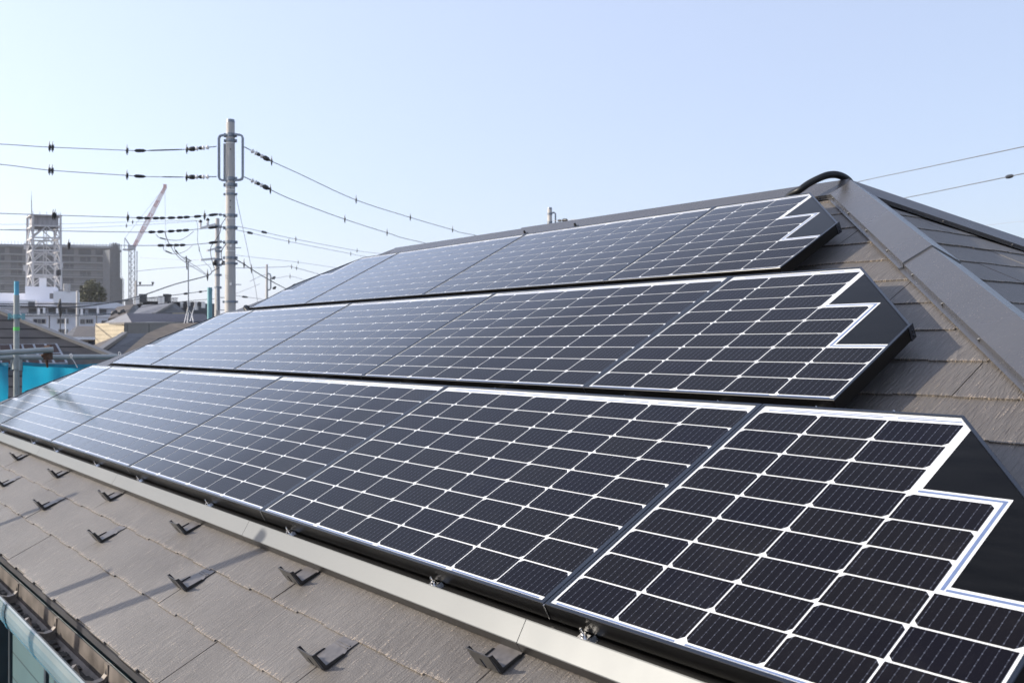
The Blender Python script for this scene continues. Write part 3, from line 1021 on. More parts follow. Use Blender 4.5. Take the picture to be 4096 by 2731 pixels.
# silver eave cover in front of the lowest row
fj = [-42.68 + 8.47*k for k in range(0, 7)]
fj = [-38.2, -34.2, -25.74, -17.27, -8.80, -0.43, 5.0]
FL_L = ['silver cover strip at the far left end below the lowest panels', 'second silver cover strip from the far left, tinted blue-grey',
        'third silver cover strip from the far left below the panels', 'silver cover strip in the middle of the eave, grey',
        'long silver cover strip left of the nearest one, turning cream', 'nearest cream-coloured silver cover strip at the bottom edge of the photo']
for i in range(6):
    a, b = fj[i] + 0.006, fj[i + 1] - 0.006
    o = thing('eave_cover', FL_L[i], 'cover strip', rp((a + b)/2, -4.9, -0.4), 'silver cover strips along the lowest panels')
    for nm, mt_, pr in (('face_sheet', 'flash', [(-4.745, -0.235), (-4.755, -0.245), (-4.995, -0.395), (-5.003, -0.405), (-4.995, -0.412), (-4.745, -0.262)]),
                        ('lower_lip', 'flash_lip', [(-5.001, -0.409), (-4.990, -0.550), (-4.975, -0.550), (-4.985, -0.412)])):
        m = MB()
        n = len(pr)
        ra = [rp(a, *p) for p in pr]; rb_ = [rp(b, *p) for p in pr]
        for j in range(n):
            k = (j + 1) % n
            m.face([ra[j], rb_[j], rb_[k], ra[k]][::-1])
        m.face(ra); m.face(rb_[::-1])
        m.build(nm, M[mt_], o)

# snow guards
def guard(u, v, label):
    o = thing('snow_guard', label, 'snow guard', rp(u, v, -H), 'snow guards on the lower slates')
    P = lambda a, b, c: rp(u + a, v + b, -H + c - 0.052*max(0, b))
    w = 0.46; hgt = 0.285
    m = MB()                                     # base strip slipped under the next course
    base = [P(-w, 0.0, 0.012), P(0, 0.0, 0.012), P(0, 0.36, 0.012), P(-0.03, 0.42, 0.012), P(-0.03, 0.62, 0.008), P(-w + .03, 0.62, 0.008), P(-w + .03, 0.42, 0.012), P(-w, 0.36, 0.012)]
    m.prism(base, NF*0.0022)
    for q in (0.08, 0.13):                       # pressed ribs
        m.box(P(-w/2, 0.36 + q, 0.027), Vector((w*S*0.36, 0, 0)), VD*0.0018, NF*0.0012)
    m.build('base_plate', M['guard_base'], o)
    m = MB()                                     # upright plate leaning down the slope, with a slot
    lean = -0.045
    def U(a, c): return P(a, -0.005 + lean*c/hgt, 0.012 + c)
    t = -VD*0.0022
    for poly in ([U(-w, 0), U(-w*0.62, 0), U(-w*0.62, hgt), U(-w, hgt)], [U(-w*0.50, 0), U(0, 0), U(0, hgt), U(-w*0.50, hgt)], [U(-w*0.62, hgt*0.55), U(-w*0.50, hgt*0.55), U(-w*0.50, hgt), U(-w*0.62, hgt)]):
        m.prism(poly, t)
    m.build('upright_plate', M['guard'], o)
    for a, ext in ((0.0, 0.36), (-w, 0.30)):     # folded side flanges forming the L
        m = MB()
        fl_ = [P(a, 0.0, 0.012), P(a, ext, 0.012), P(a, ext - 0.03, 0.045), P(a, 0.05, 0.055), P(a, 0.035 + lean*0.9, 0.012 + hgt*0.97), P(a, lean - 0.005, 0.012 + hgt)]
        m.prism(fl_, Vector((0.0022, 0, 0)))
        m.build('side_flange', M['guard'], o)
    return o
POSW = ['nearest', 'second nearest', 'third', 'fourth', 'fifth', 'sixth', 'seventh']
for row, v, us in (('upper', -5.372, [-0.41, -5.77, -11.12, -16.5, -21.85, -27.3]), ('lower', -6.43, [-3.13, -8.45, -13.82, -19.22, -24.57])):
    for i, u in enumerate(us):
        ref = 'upper row by the silver cover' if row == 'upper' else 'lower row nearer the gutter'
        guard(u, v, 'black L-shaped snow guard, %s, %s' % (POSW[i] + (' to' if i < 2 else ' from') + ' the camera', ref))

# cable conduits
def conduit(pts, r, label):
    m = MB()
    sp = spline(pts, 14)
    # corrugated: alternate radii
    fine = []
    L_ = 0
    for p, q in zip(sp[:-1], sp[1:]):
        n = max(1, int((q - p).length/0.0035))
        for k in range(n): fine.append(p.lerp(q, k/n))
    rs = [r if k % 2 else r*0.88 for k in range(len(fine))]
    m.tube(fine, rs, 14)
    tag(m.build('cable_conduit', M['conduit'], origin=fine[0]), label, 'cable conduit', 'corrugated black cable conduits')
def z8(a, b): return 2996 + a/2.138, 600 + b/2.138
dd = (APB - CAM).dot(FW)
cpts = [rp(-6.75, 11.0, -0.45), rp(-6.45, 11.02, -0.22)] + [at(*z8(a, b), d) for a, b, d in ((430, 345, dd + .02), (520, 283, dd + .01), (640, 226, dd + .0), (720, 211, dd + .02), (790, 224, dd + .05), (850, 262, dd + .10), (880, 310, dd + .2))]
conduit(cpts, 0.0165, 'corrugated black conduit arching over the roof peak beside the top panel')
p0 = rp(-30.05, 5.3, -0.35)
conduit([rp(-29.2, 5.4, -0.4), rp(-29.75, 5.35, -0.12), rp(-30.15, 5.45, 0.02), rp(-30.6, 5.7, -0.05), rp(-30.85, 5.9, -0.30), rp(-31.0, 6.0, -0.55)], 0.0155, 'short black conduit loop at the far left end of the top panel row')

# ------------------------------------------------------------------ scaffolding round the house
R_T = 0.0243
XS = EA.x - 0.34              # scaffold line beyond the left eave
def pole(x, y, z0, z1, label, material, parts=()):
    o = thing('scaffold_pole', label, 'scaffold pole', (x, y, z0), 'scaffold poles round the house')
    m = MB(); m.cyl((x, y, z0), (x, y, z1), R_T, None, 20)
    m.build('tube', material, o)
    return o
def onx(px, py, X):
    d = at(px, py, 1.0) - CAM
    k = (X - CAM.x)/d.x
    return CAM + d*k
pa = onx(66, 1300, XS); topz = onx(64, 1125, XS).z
p1 = pole(pa.x, pa.y, 0, onx(64, 1180, XS).z, 'grey scaffold pole with blue tip and green tape beside the cyan sheet', M['tube'])
m = MB(); m.cyl((pa.x, pa.y, onx(64, 1180, XS).z + .001), (pa.x, pa.y, topz), R_T*0.84, None, 20)
m.build('blue_tip', M['tube_blue'], p1)
m = MB(); m.cyl((pa.x, pa.y, onx(66, 1322, XS).z), (pa.x, pa.y, onx(66, 1308, XS).z), R_T*1.06, None, 20); m.build('green_tape', M['green'], p1)
m = MB()
zc = onx(64, 1266, XS).z
m.cyl((pa.x, pa.y, zc - .02), (pa.x, pa.y, zc + .02), R_T*1.25, None, 16)
for s in (-1, 1):
    m.box(Vector((pa.x, pa.y, zc)) + RT*s*0.042, RT*0.018, FW*0.02, (0, 0, 0.012))
    m.box(Vector((pa.x, pa.y, zc)) + RT*s*0.062, RT*0.004, FW*0.025, (0, 0, 0.028))
m.build('wedge_flange', M['tube_teal'], p1)
m = MB()
zc = onx(66, 1450, XS).z
m.cyl((pa.x, pa.y, zc - .06), (pa.x, pa.y, zc + .03), R_T*1.5, R_T*1.3, 14)
for s in (-1, 1):
    m.box(Vector((pa.x, pa.y, zc - .02)) + RT*s*0.035, RT*0.008, FW*0.02, (0, 0, 0.05))
m.build('coupler', M['tube'], p1)
pb = onx(839, 1200, XS)
pole(pb.x, pb.y, 0, onx(839, 1150, XS).z, 'pale teal scaffold pole rising behind the far end of the panels', M['tube_teal'])
# poles along the eave, out of the photo, whose shadows fall across the slates
def shadow_foot(u, v, t):
    """pole position whose point at height t above its foot throws its shadow on slate point (u,v)"""
    return rp(u, v, -H) + SUN*t
yS = EA.y - 1.15
EAVE_L = ['scaffold pole beside the eave, opposite the far slates', 'scaffold pole beside the eave, opposite the middle slates', 'scaffold pole beside the eave, opposite the near slates']
for i, (u, v, topv) in enumerate(((-20.24, -7.2, -5.6), (-12.2, -7.4, -6.9), (-9.64, -7.16, -4.7))):
    q = rp(u, v, -H); k = (yS - q.y)/SUN.y
    foot = q + SUN*k
    q2 = rp(u, topv, -H); k2 = (yS - q2.y)/SUN.y
    pole(foot.x, yS, 0, (q2 + SUN*k2).z, EAVE_L[i], M['tube'])

def htube(a, b, label, r=R_T, material=None):
    m = MB(); m.cyl(a, b, r, None, 18)
    return tag(m.build('scaffold_tube', material or M['tube'], origin=a), label, 'scaffold tube', 'horizontal scaffold tubes')
ta = onx(-260, 1437, XS - .03); tb = onx(700, 1415, XS - .03); tb.z = ta.z = (onx(100, 1432, XS - .03).z + onx(470, 1424, XS - .03).z)/2
htube(ta, tb, 'long horizontal scaffold tube along the top of the cyan sheet')
tc_ = onx(-260, 1428, XS + .35); td = onx(212, 1398, XS + .35)
htube(tc_, td, 'shorter horizontal scaffold tube in front, ending at the rusty clamp')
o = thing('scaffold_clamp', 'rusty brown clamp joining two horizontal scaffold tubes', 'clamp', at(190, 1420, 8.1))
dcl = (onx(190, 1405, XS + .30) - CAM).dot(FW)
m = MB()
m.cyl(at(182, 1398, dcl), at(205, 1396, dcl), 0.036, None, 12)
m.box(at(192, 1425, dcl), RT*0.028, FW*0.03, (0, 0, 0.03)); m.build('body', M['rust'], o)
m = MB()
m.cyl(at(186, 1440, dcl), at(190, 1470, dcl), 0.014, 0.008, 8); m.cyl(at(199, 1400, dcl), at(201, 1384, dcl), 0.009, None, 8); m.cyl(at(175, 1420, dcl), at(168, 1425, dcl), 0.016, None, 8)
m.build('bolt', M['rust'], o)
for a, b, lab in (((284, 1415), (310, 1470), 'thin white tie cord looped on the long tube above the cyan sheet'), ((478, 1408), (490, 1424), 'white cord knotted at the end of the long tube')):
    m = MB()
    pts = [onx(a[0], a[1] + 20, XS + .03), onx(a[0] - 4, a[1] + 4, XS + .04), onx(a[0] + 1, a[1], XS + .04), onx(a[0] + 5, a[1] + 6, XS + .04), onx(a[0] + 4, a[1] + 18, XS + .04), onx((a[0] + b[0])/2, (a[1] + b[1])/2 + 4, XS + .04), onx(b[0], b[1], XS + .03)]
    m.tube(spline(pts, 5), 0.0035, 6)
    tag(m.build('tie_cord', M['porcelain'], origin=pts[0]), lab, 'cord')

def sheet(corner, ax, zz, w, h, nx, nz, amp, label, fold):
    m = MB()
    rings = []
    nrm = Vector(ax).cross(Vector(zz)).normalized()
    for j in range(nz + 1):
        ring = []
        for i in range(nx + 1):
            a, b = i/nx, j/nz
            d = amp*(1.2*math.sin(a*9 + b*3.0 + fold) + 1.5*math.sin((a*1.3 + (1 - b)*1.6)*16 + fold*2)*(1 - b*0.4) + 0.9*math.sin((a*2.2 - (1 - b)*1.3)*19 + fold) + 0.5*math.sin(a*61 + b*9) + 0.25*math.sin(b*90 + a*30))
            sag = -0.03*math.sin(math.pi*((a*w/0.9) % 1.0))*b
            ring.append(Vector(corner) + Vector(ax)*a*w + Vector(zz)*(b*h + sag) + nrm*d)
        rings.append(ring)
    m.grid(rings, closed=False)
    o = thing('tarp_sheet', label, 'tarp sheet', corner, 'cyan sheets on the scaffold')
    m.build('cloth', M['tarp'], o)
    hm = MB()
    for dz in (1, -1):
        hm.grid([[p + nrm*0.006*dz for p in rings[-1]], [p + nrm*0.006*dz - Vector(zz)*0.028 for p in rings[-1]]], closed=False)
    hm.build('hem', M['tarp_hem'], o)
    return o
zt_ = onx(200, 1446, XS).z
yg = pa.y
sheet((XS - .02, yg + 0.05, zt_ - 3.6), (0, 1, 0), (0, 0, 1), 1.9, 3.6, 60, 50, 0.022, 'bright cyan scaffold sheet right of the grey pole, behind the panels', 0.4)
sheet((XS - .02, yg - 1.85, zt_ - 3.6), (0, 1, 0), (0, 0, 1), 1.78, 3.6, 60, 50, 0.03, 'bright cyan scaffold sheet left of the grey pole at the photo edge', 2.1)
sheet((XS, yS - .08, EA.z - 4.8), (1, 0, 0), (0, 0, 1), 7.0, 4.3, 90, 40, 0.02, 'cyan scaffold sheet hanging along the eave side of the house', 1.0)

# ------------------------------------------------------------------ utility poles
def zt1(a, b): return a/2.138, 400 + b/2.138
def zt4(a, b): return 650 + a/4.273, 450 + b/4.273
def zt5(a, b): return 650 + a/4.273, 750 + b/4.273
DP = 21.9
POLE = thing('utility_pole', 'tall concrete utility pole with twin grey loop brackets and insulators', 'utility pole', Vector((at(921, 1380, DP).x, at(921, 1380, DP).y, 0)))
pb_ = ORIG[POLE.name]
ztop = at(922, 480, DP).z
def prad(z, rt=0.095): return rt + (ztop - z)/150.0
m = MB()
m.tube([pb_, Vector((pb_.x, pb_.y, ztop - .05)), Vector((pb_.x, pb_.y, ztop - .002))], [prad(0), prad(ztop - .05), prad(ztop) - .01], 28)
m.build('shaft', M['concrete'], POLE)
m = MB(); m.cyl((pb_.x, pb_.y, ztop - .06), (pb_.x, pb_.y, ztop + .01), prad(ztop) + .004, prad(ztop) - .004, 24); m.build('cap', M['galv'], POLE)
def band(parent, base, z, h, r, material, lugs=True):
    m = MB()
    m.cyl((base.x, base.y, z - h/2), (base.x, base.y, z + h/2), r, None, 24)
    if lugs:
        for s in (-1, 1):
            m.box(Vector((base.x, base.y, z)) + RT*s*(r + .02), RT*0.022, FW*0.02, (0, 0, h*0.5))
            m.cyl(Vector((base.x, base.y, z)) + RT*s*(r + .02) - FW*0.05, Vector((base.x, base.y, z)) + RT*s*(r + .02) + FW*0.05, 0.013, None, 8)
        m.box(Vector((base.x, base.y, z)) - FW*(r + .012) + RT*0.03, RT*0.02, FW*0.012, (0, 0, h*0.42))
    return m.build('band', material, parent)
def zpx(py, d=DP): return at(921, py, d).z
for py, h in ((541, .09), (563, .07), (716, .09), (740, .08), (777, .05), (862, .07), (911, .07), (969, .07), (1031, .06), (1054, .05), (1207, .05)):
    band(POLE, pb_, zpx(py), h, prad(zpx(py)) + .008, M['galv'])
for py in (574, 760, 876, 1005):
    m = MB(); m.cyl((pb_.x, pb_.y, zpx(py) - .008), (pb_.x, pb_.y, zpx(py) + .008), prad(zpx(py)) + .004, None, 24); m.build('strap', M['porcelain'], POLE)
def loop(side, x, xin, yt, yb, dep):
    m = MB()
    P = lambda px, py: at(px, py, dep)
    r = 0.030
    pts = [P(xin, yt - 6), P(x + side*12*-1, yt - 4), P(x + side*-4, yt - 1), P(x, yt + 8), P(x, (yt + yb)/2), P(x, yb - 8), P(x - side*4, yb + 1), P(x - side*12, yb + 4), P(xin, yb + 6)]
    rings = []
    for i, p in enumerate(pts):
        a = pts[max(0, i - 1)]; b = pts[min(len(pts) - 1, i + 1)]
        t = (b - a).normalized(); n = t.cross(FW).normalized()
        rings.append([p + n*0.022 - FW*0.03, p + n*0.022 + FW*0.03, p - n*0.022 + FW*0.03, p - n*0.022 - FW*0.03])
    m.grid(rings, True, False, True)
    m.build('loop_bracket', M['galv'], POLE)
loop(-1, 876, 908, 546, 717, DP - .05)
loop(1, 971, 938, 544, 716, DP - .05)
m = MB(); m.bar(at(900, 575, DP + .1), at(900, 715, DP + .1), .02, .03); m.build('loop_bracket', M['galv'], POLE)
for py in (600, 755, 805, 831):
    m = MB()
    c = Vector((pb_.x, pb_.y, zpx(py))) - FW*(prad(zpx(py)) - .004) + RT*.03
    m.cyl(c, c - FW*0.01, 0.014, None, 8)
    m.build('hole_plug', M['rubber'], POLE)
for py, s in ((991, 1), (1240, -1), (1138, 1), (1190, -1)):
    m = MB()
    c = Vector((pb_.x, pb_.y, zpx(py)))
    m.cyl(c + RT*s*prad(c.z), c + RT*s*(prad(c.z) + .13), 0.009, None, 8)
    m.build('step_bolt', M['galv'], POLE)
for py in (985, 1137):
    m = MB()
    c = Vector((pb_.x, pb_.y, zpx(py))) - FW*(prad(zpx(py)) + .004) + RT*.045
    m.box(c, RT*0.022, FW*0.006, (0, 0, 0.028))
    m.build('tag_plate', M['porcelain'], POLE)

def insulator(parent, a, b, dep):
    """strain insulator string from bracket end a to wire end b (pixels)"""
    A, B = at(*a, dep), at(*b, dep)
    t = B - A
    m = MB()
    m.cyl(A, A + t*0.25, 0.012, None, 8)
    m.build('link', M['galv'], parent)
    m = MB()
    for f in (0.26, 0.40, 0.62):
        m.cyl(A + t*f, A + t*(f + 0.035), 0.028, 0.055, 14); m.cyl(A + t*(f + 0.035), A + t*(f + 0.06), 0.055, 0.048, 14); m.cyl(A + t*(f + 0.06), A + t*(f + 0.10), 0.040, 0.034, 14)
    m.build('insulator', M['porcelain'], parent)
    m = MB()
    m.tube([A + t*0.46, A + t*0.52, A + t*0.60], [0.025, 0.047, 0.030], 12)
    m.tube([A + t*0.70, A + t*0.78, A + t*0.88, A + t*1.0], [0.030, 0.058, 0.052, 0.012], 12)
    m.build('cover_sleeve', M['rubber'], parent)
insulator(POLE, zt4(925, 582), zt4(420, 634), DP - .1)
insulator(POLE, zt4(925, 1098), zt4(415, 1106), DP - .1)
insulator(POLE, zt4(1400, 590), zt4(1850, 828), DP - .05)
insulator(POLE, zt4(1400, 1102), zt4(1840, 1316), DP - .05)

# ------------------------------------------------------------------ wires
def spike(parent, p, t, s=1.0, dark=True):
    """bird-guard clip: two crossing spindle blades on the wire"""
    m = MB()
    for dx, k in ((0.0, 1.0), (0.02, -0.55)):
        q = p + t*dx
        m.tube([q + Vector((0, 0, 0.11*s*k*1.2)) + t*0.01, q + Vector((0, 0, 0.05*s*k)), q, q - Vector((0, 0, 0.06*s*k)), q - Vector((0, 0, 0.11*s*k)) + t*0.012], [0.004*s, 0.013*s, 0.022*s, 0.016*s, 0.004*s], 6)
    m.build('marker_clip', M['rubber'] if dark else M['galv'], parent)

def wire(pts, label, r=0.009, material='wire', sleeves=(), clips=(), group='overhead power lines', sub=8, clip_s=1.0):
    """pts: (px,py,depth); sleeves: (px0,px1,radius); clips: px"""
    P = [at(x, y, d) for x, y, d in pts]
    sp = spline(P, sub)
    m = MB(); m.tube(sp, r, 6)
    o = tag(m.build('power_line', M[material], origin=sp[0]), label, 'power line', group)
    def locate(px):
        best = None
        for i in range(len(sp) - 1):
            def X(p):
                d = p - CAM
                return 2048 + FPX*d.dot(RT)/d.dot(FW)
            a, b = X(sp[i]), X(sp[i + 1])
            if min(a, b) - 1e-6 <= px <= max(a, b) + 1e-6 and abs(b - a) > 1e-9:
                return sp[i].lerp(sp[i + 1], (px - a)/(b - a)), (sp[i + 1] - sp[i]).normalized()
        return sp[-1], (sp[-1] - sp[-2]).normalized()
    for x0_, x1_, rr in sleeves:
        a, t = locate(x0_); b, _ = locate(x1_)
        m = MB()
        m.tube([a, a.lerp(b, .15), a.lerp(b, .4), a.lerp(b, .8), b], [rr*0.35, rr*0.9, rr, rr*0.85, rr*0.35], 10)
        m.build('splice_sleeve', M['rubber'], o)
    for x_ in clips:
        p, t = locate(x_)
        spike(o, p, t, clip_s)
    return o

D0 = 19.5
wire([(-1500, 500, 13), (-300, 565, 17.5), (0, 577, D0), (196, 589, 20.2), (510, 602, 21), (557, 603.5, 21.2), (650, 601, 21.5), (748, 598, 21.8)], 'topmost power line running left from the tall pole, above four others', sleeves=[(538, 584, .04), (584, 745, .016)], clips=[197, 209, 507, 746])
wire([(-1500, 560, 13), (-300, 640, 17.5), (0, 658, D0), (196, 681, 20.2), (507, 702, 21), (557, 706, 21.2), (650, 708, 21.5), (747, 709, 21.8)], 'second power line from the top running left from the tall pole', sleeves=[(536, 582, .04), (640, 745, .013)], clips=[196, 208, 507, 745])
def beads(xs, r=.034): return [(a, b, r) for a, b in xs]
wire([(-1500, 810, 13), (-300, 846, 17.5), (0, 854, D0), (215, 861, 20.2), (510, 870, 21), (600, 873, 21.3), (700, 871, 21.5), (790, 866, 21.7), (874, 857, 21.8)], 'power line with a row of black sleeves, passing the top of the white tower', sleeves=beads([(545, 575), (575, 603), (610, 638), (638, 662), (670, 702), (708, 734), (734, 760), (775, 806), (834, 876)]), clips=[211, 219, 510, 817])
wire([(-1500, 880, 13), (-300, 912, 17.5), (0, 919, D0), (405, 927, 20.6), (594, 928.5, 21.2), (700, 924, 21.5), (790, 917, 21.7), (873, 907, 21.8)], 'power line with five black sleeves crossing the white tower below its tank', sleeves=beads([(593, 622), (629, 657), (671, 699), (704, 730), (730, 757), (832, 874)]), clips=[])
wire([(-1500, 955, 13), (-300, 976, 17.5), (0, 979, D0), (277, 980, 20.2), (547, 982, 21), (630, 982, 21.3), (740, 980, 21.5), (800, 976, 21.7), (873, 968, 21.8)], 'power line with four black sleeves level with the far apartment roof', sleeves=beads([(630, 658), (663, 694), (694, 718), (718, 742), (834, 874)]), clips=[274], )
for q, (a, b) in enumerate((((877, 858), (905, 862)), ((877, 907), (905, 911)), ((877, 966), (905, 970)))):
    o_ = MB(); A, B = at(*a, 21.85), at(*b, 21.85)
    o_.cyl(A, A.lerp(B, .3), .03, .035, 10); o_.cyl(A.lerp(B, .3), B, .012, None, 8)
    o_.build('shackle', M['galv'], POLE)
wire([(-200, 900, 40), (0, 898, 41), (243, 896, 42), (520, 888, 43), (790, 882, 44)], 'thin pale line to the shorter pole, upper of a close pair', 0.008, clips=[530], group='thin lines to the shorter pole')
wire([(-200, 925, 40), (0, 919, 41), (243, 914, 42), (507, 903, 43), (700, 891, 43.6), (808, 882, 44)], 'thin pale line to the shorter pole, lower of a close pair', 0.008, clips=[505], group='thin lines to the shorter pole')
wire([(1083, 644, 22.2), (1200, 697, 23.5), (1424, 800, 26), (1641, 870, 29), (1810, 919, 32), (1894, 940, 34), (2300, 1010, 42), (3000, 1040, 60)], 'upper line falling right from the tall pole to the roof ridge', 0.009, 'wire_mid', clips=[1086, 1424, 1641, 1810])
wire([(1078, 757, 22.2), (1171, 800, 23.3), (1379, 877, 26), (1548, 931, 29), (1686, 969, 32), (2100, 1050, 42), (2900, 1090, 60)], 'lower line falling right from the tall pole to the roof ridge', 0.009, 'wire_mid', clips=[1081, 1379, 1548])
wire([(938, 904, 22), (1005, 917, 24), (1183, 957, 28), (1428, 1003, 34), (1517, 1014, 37), (1800, 1045, 45)], 'thin line sloping right from the pole middle, upper of two', 0.007, sleeves=[(1046, 1068, .035)], clips=[1183, 1428], clip_s=0.8)
wire([(938, 918, 22), (989, 929, 24), (1155, 966, 28), (1403, 1015, 34), (1457, 1025, 37), (1750, 1062, 45)], 'thin line sloping right from the pole middle, lower of two', 0.007, sleeves=[(989, 1011, .035)], clips=[1155, 1403], clip_s=0.8)
wire([(940, 1036, 22), (975, 1056, 23), (1005, 1076, 24), (1059, 1109, 27), (1134, 1150, 31), (1240, 1200, 36)], 'heavy black cable dropping right from the pole to the panels', 0.013, 'wire_dark', clips=[976, 1006])
wire([(944, 783, 21.9), (1015, 1117, 22.6), (1031, 1212, 22.8), (1060, 1400, 23.2)], 'steep guy wire from the tall pole down behind the panels', 0.006, group='guy wires')
wire([(940, 1020, 40), (1020, 1030, 42), (1200, 1050, 46), (1400, 1080, 50)], 'faint far line right of the pole, topmost', 0.008, clips=[1192], clip_s=.9)
wire([(940, 1072, 40), (1050, 1070, 42), (1140, 1067, 44), (1165, 1067, 45), (1270, 1095, 48), (1400, 1135, 52)], 'far line kinked at a double clip, right of the pole', 0.012, clips=[1166, 1186], clip_s=1.1)
wire([(2222, 905, 38), (2800, 868, 31), (3300, 770, 26), (3429, 729, 24), (3700, 671, 20), (4034, 600, 16), (4300, 543, 13.5), (5200, 330, 10.5)], 'upper bare line rising right behind the roof peak', 0.0080, 'wire_mid')
wire([(2222, 925, 38), (2800, 905, 31), (3300, 853, 26), (3625, 791, 21), (3850, 745, 18.5), (4039, 706, 16), (4300, 650, 13.5), (5200, 440, 10.5)], 'lower line with a black sleeve rising right behind the roof peak', 0.0080, 'wire_mid', sleeves=[(4025, 4053, .035)])
wire([(2222, 960, 38), (3000, 975, 42), (3600, 945, 40), (3983, 897, 34), (4096, 885, 32), (4300, 865, 30), (5600, 760, 24)], 'faint lowest line at the right edge beyond the hip', 0.005)
# cables between the poles and the neighbouring roofs
wire([(-100, 1222, 26), (120, 1226, 27), (300, 1228, 29), (470, 1205, 33), (580, 1178, 37), (700, 1137, 40), (828, 1103, 42), (850, 1085, 43), (878, 1070, 43.8)], 'thick sagging cable climbing from the left to the shorter pole', 0.022, 'wire_dark', clips=[830], clip_s=2.2)
wire([(-100, 1215, 27), (80, 1216, 28), (250, 1214, 30), (430, 1212, 34), (560, 1195, 38), (680, 1182, 40), (800, 1167, 42), (850, 1160, 43)], 'sagging dark cable with small sleeves above the flat grey roof', 0.016, 'wire_dark', sleeves=[(677, 686, .05), (735, 755, .05), (797, 808, .05)])
wire([(-100, 1268, 30), (150, 1262, 32), (300, 1262, 34), (440, 1256, 36), (600, 1222, 42), (750, 1204, 46), (860, 1195, 48)], 'lower dark cable crossing in front of the white building', 0.015, 'wire_dark')
wire([(520, 1088, 43), (640, 1075, 44), (750, 1067, 44), (845, 1057, 44)], 'faint line reaching the shorter pole below its crossarm', 0.011)
wire([(560, 1030, 60), (700, 1038, 55), (785, 1040, 48), (825, 1036, 44)], 'faint upper line reaching the shorter pole arm', 0.010)
wire([(785, 884, 44), (791, 905, 44), (790, 960, 44), (798, 1000, 44), (812, 1040, 44), (840, 1070, 44), (847, 1090, 44)], 'hanging jumper cable looping down left of the shorter pole', 0.010, 'wire_dark', clips=[797], group='jumper cables')
wire([(660, 925, 21.4), (664, 945, 21.5), (676, 975, 21.4), (685, 985, 21.4)], 'short drop cable between two sleeved power lines', 0.010, 'wire_dark', sub=5, group='jumper cables')
wire([(683, 985, 21.3), (700, 1012, 21.6), (735, 1045, 23), (800, 1085, 28), (830, 1104, 34)], 'drop cable slanting from the sleeved line to the antenna mast', 0.008, group='jumper cables')
wire([(697, 985, 21.3), (704, 1005, 21.6), (740, 1038, 23), (790, 1070, 28), (826, 1098, 34)], 'second drop cable beside it, slanting toward the antenna mast', 0.008, sleeves=[(701, 712, .02)], group='jumper cables')
wire([(655, 985, 21.3), (656, 1000, 21.4), (680, 1012, 21.6), (705, 1016, 21.6), (740, 1005, 21.6), (770, 982, 21.5)], 'slack loop of cable under the lowest sleeved line', 0.007, sleeves=[(660, 690, .016)], group='jumper cables')
wire([(623, 937, 21.3), (640, 952, 21.4), (680, 960, 21.5), (720, 960, 21.6), (750, 945, 21.6), (775, 925, 21.6)], 'slack loop of cable under the middle sleeved line', 0.007, sleeves=[(638, 665, .016)], group='jumper cables')
wire([(905, 870, 21.85), (885, 900, 21.9), (880, 930, 22), (862, 960, 22), (845, 985, 22), (842, 1010, 22), (850, 1050, 22), (858, 1075, 22)], 'long loose cable hanging between the two poles', 0.008, 'wire_dark', group='jumper cables')
wire([(902, 978, 21.9), (888, 1000, 22), (885, 1025, 22), (892, 1045, 22), (905, 1058, 22)], 'short loose cable curving at the tall pole middle', 0.010, 'wire_dark', group='jumper cables')
wire([(1000, 1125, 70), (1040, 1105, 75), (1060, 1098, 84)], 'far line meeting the small far pole from the left', 0.02)
wire([(1070, 1100, 84), (1100, 1112, 84), (1160, 1105, 90), (1220, 1120, 95)], 'far line leaving the small far pole to the right', 0.018, clips=[1160], clip_s=2.2)
wire([(940, 1175, 60), (980, 1160, 70), (1040, 1135, 84)], 'faint line rising to the foot of the small far pole', 0.014)
wire([(940, 1182, 40), (985, 1188, 42), (1050, 1196, 46)], 'low line with a dark sleeve right of the tall pole foot', 0.01, sleeves=[(968, 992, .045)])
wire([(2208, 885, 38), (2260, 881, 37), (2350, 876, 36), (2420, 872, 35)], 'short line from the pole behind the ridge', 0.010, sleeves=[(2232, 2246, .05), (2250, 2270, .07)])

# ------------------------------------------------------------------ other poles
def simple_pole(px, ptop, d, rt, label, taper=150.0, material='concrete'):
    b = at(px, 1380, d)
    o = thing('utility_pole', label, 'utility pole', (b.x, b.y, 0))
    zt = at(px, ptop, d).z
    m = MB()
    m.tube([(b.x, b.y, 0), (b.x, b.y, zt - .03), (b.x, b.y, zt)], [rt + zt/taper, rt, rt*0.8], 18)
    m.build('shaft', M[material], o)
    return o, b, zt
p2, b2, z2 = simple_pole(869, 873, 44, 0.095, 'shorter concrete utility pole with crossarms, left of the tall pole')
for py in (905, 990, 1005, 1038, 1060, 1100, 1150):
    z = at(869, py, 44).z
    m = MB(); m.cyl((b2.x, b2.y, z - .05), (b2.x, b2.y, z + .05), .095 + (z2 - z)/150 + .015, None, 16)
    m.box(Vector((b2.x, b2.y, z)) + RT*0.14, RT*.05, FW*.05, (0, 0, .05))
    m.build('band', M['galv'], p2)
for (xa, ya, xb, yb) in ((800, 913, 862, 897), (828, 1003, 864, 993), (802, 1040, 864, 1034)):
    m = MB(); m.bar(at(xa, ya, 43.6), at(xb, yb, 44), .045, .045)
    m.build('crossarm', M['porcelain'], p2)
for x, y in ((802, 899), (831, 892)):
    m = MB()
    m.tube([at(x, y + 8, 43.7), at(x, y - 2, 43.7), at(x, y - 8, 43.7), at(x, y - 9, 43.7)], [.05, .06, .05, .05], 12)
    m.build('insulator', M['porcelain'], p2)
    m = MB(); m.tube([at(x, y - 8, 43.7), at(x, y - 11, 43.7), at(x, y - 13, 43.7), at(x, y - 20, 43.7)], [.05, .09, .09, .03], 12)
    m.build('insulator_cap', M['rubber'], p2)
m = MB()
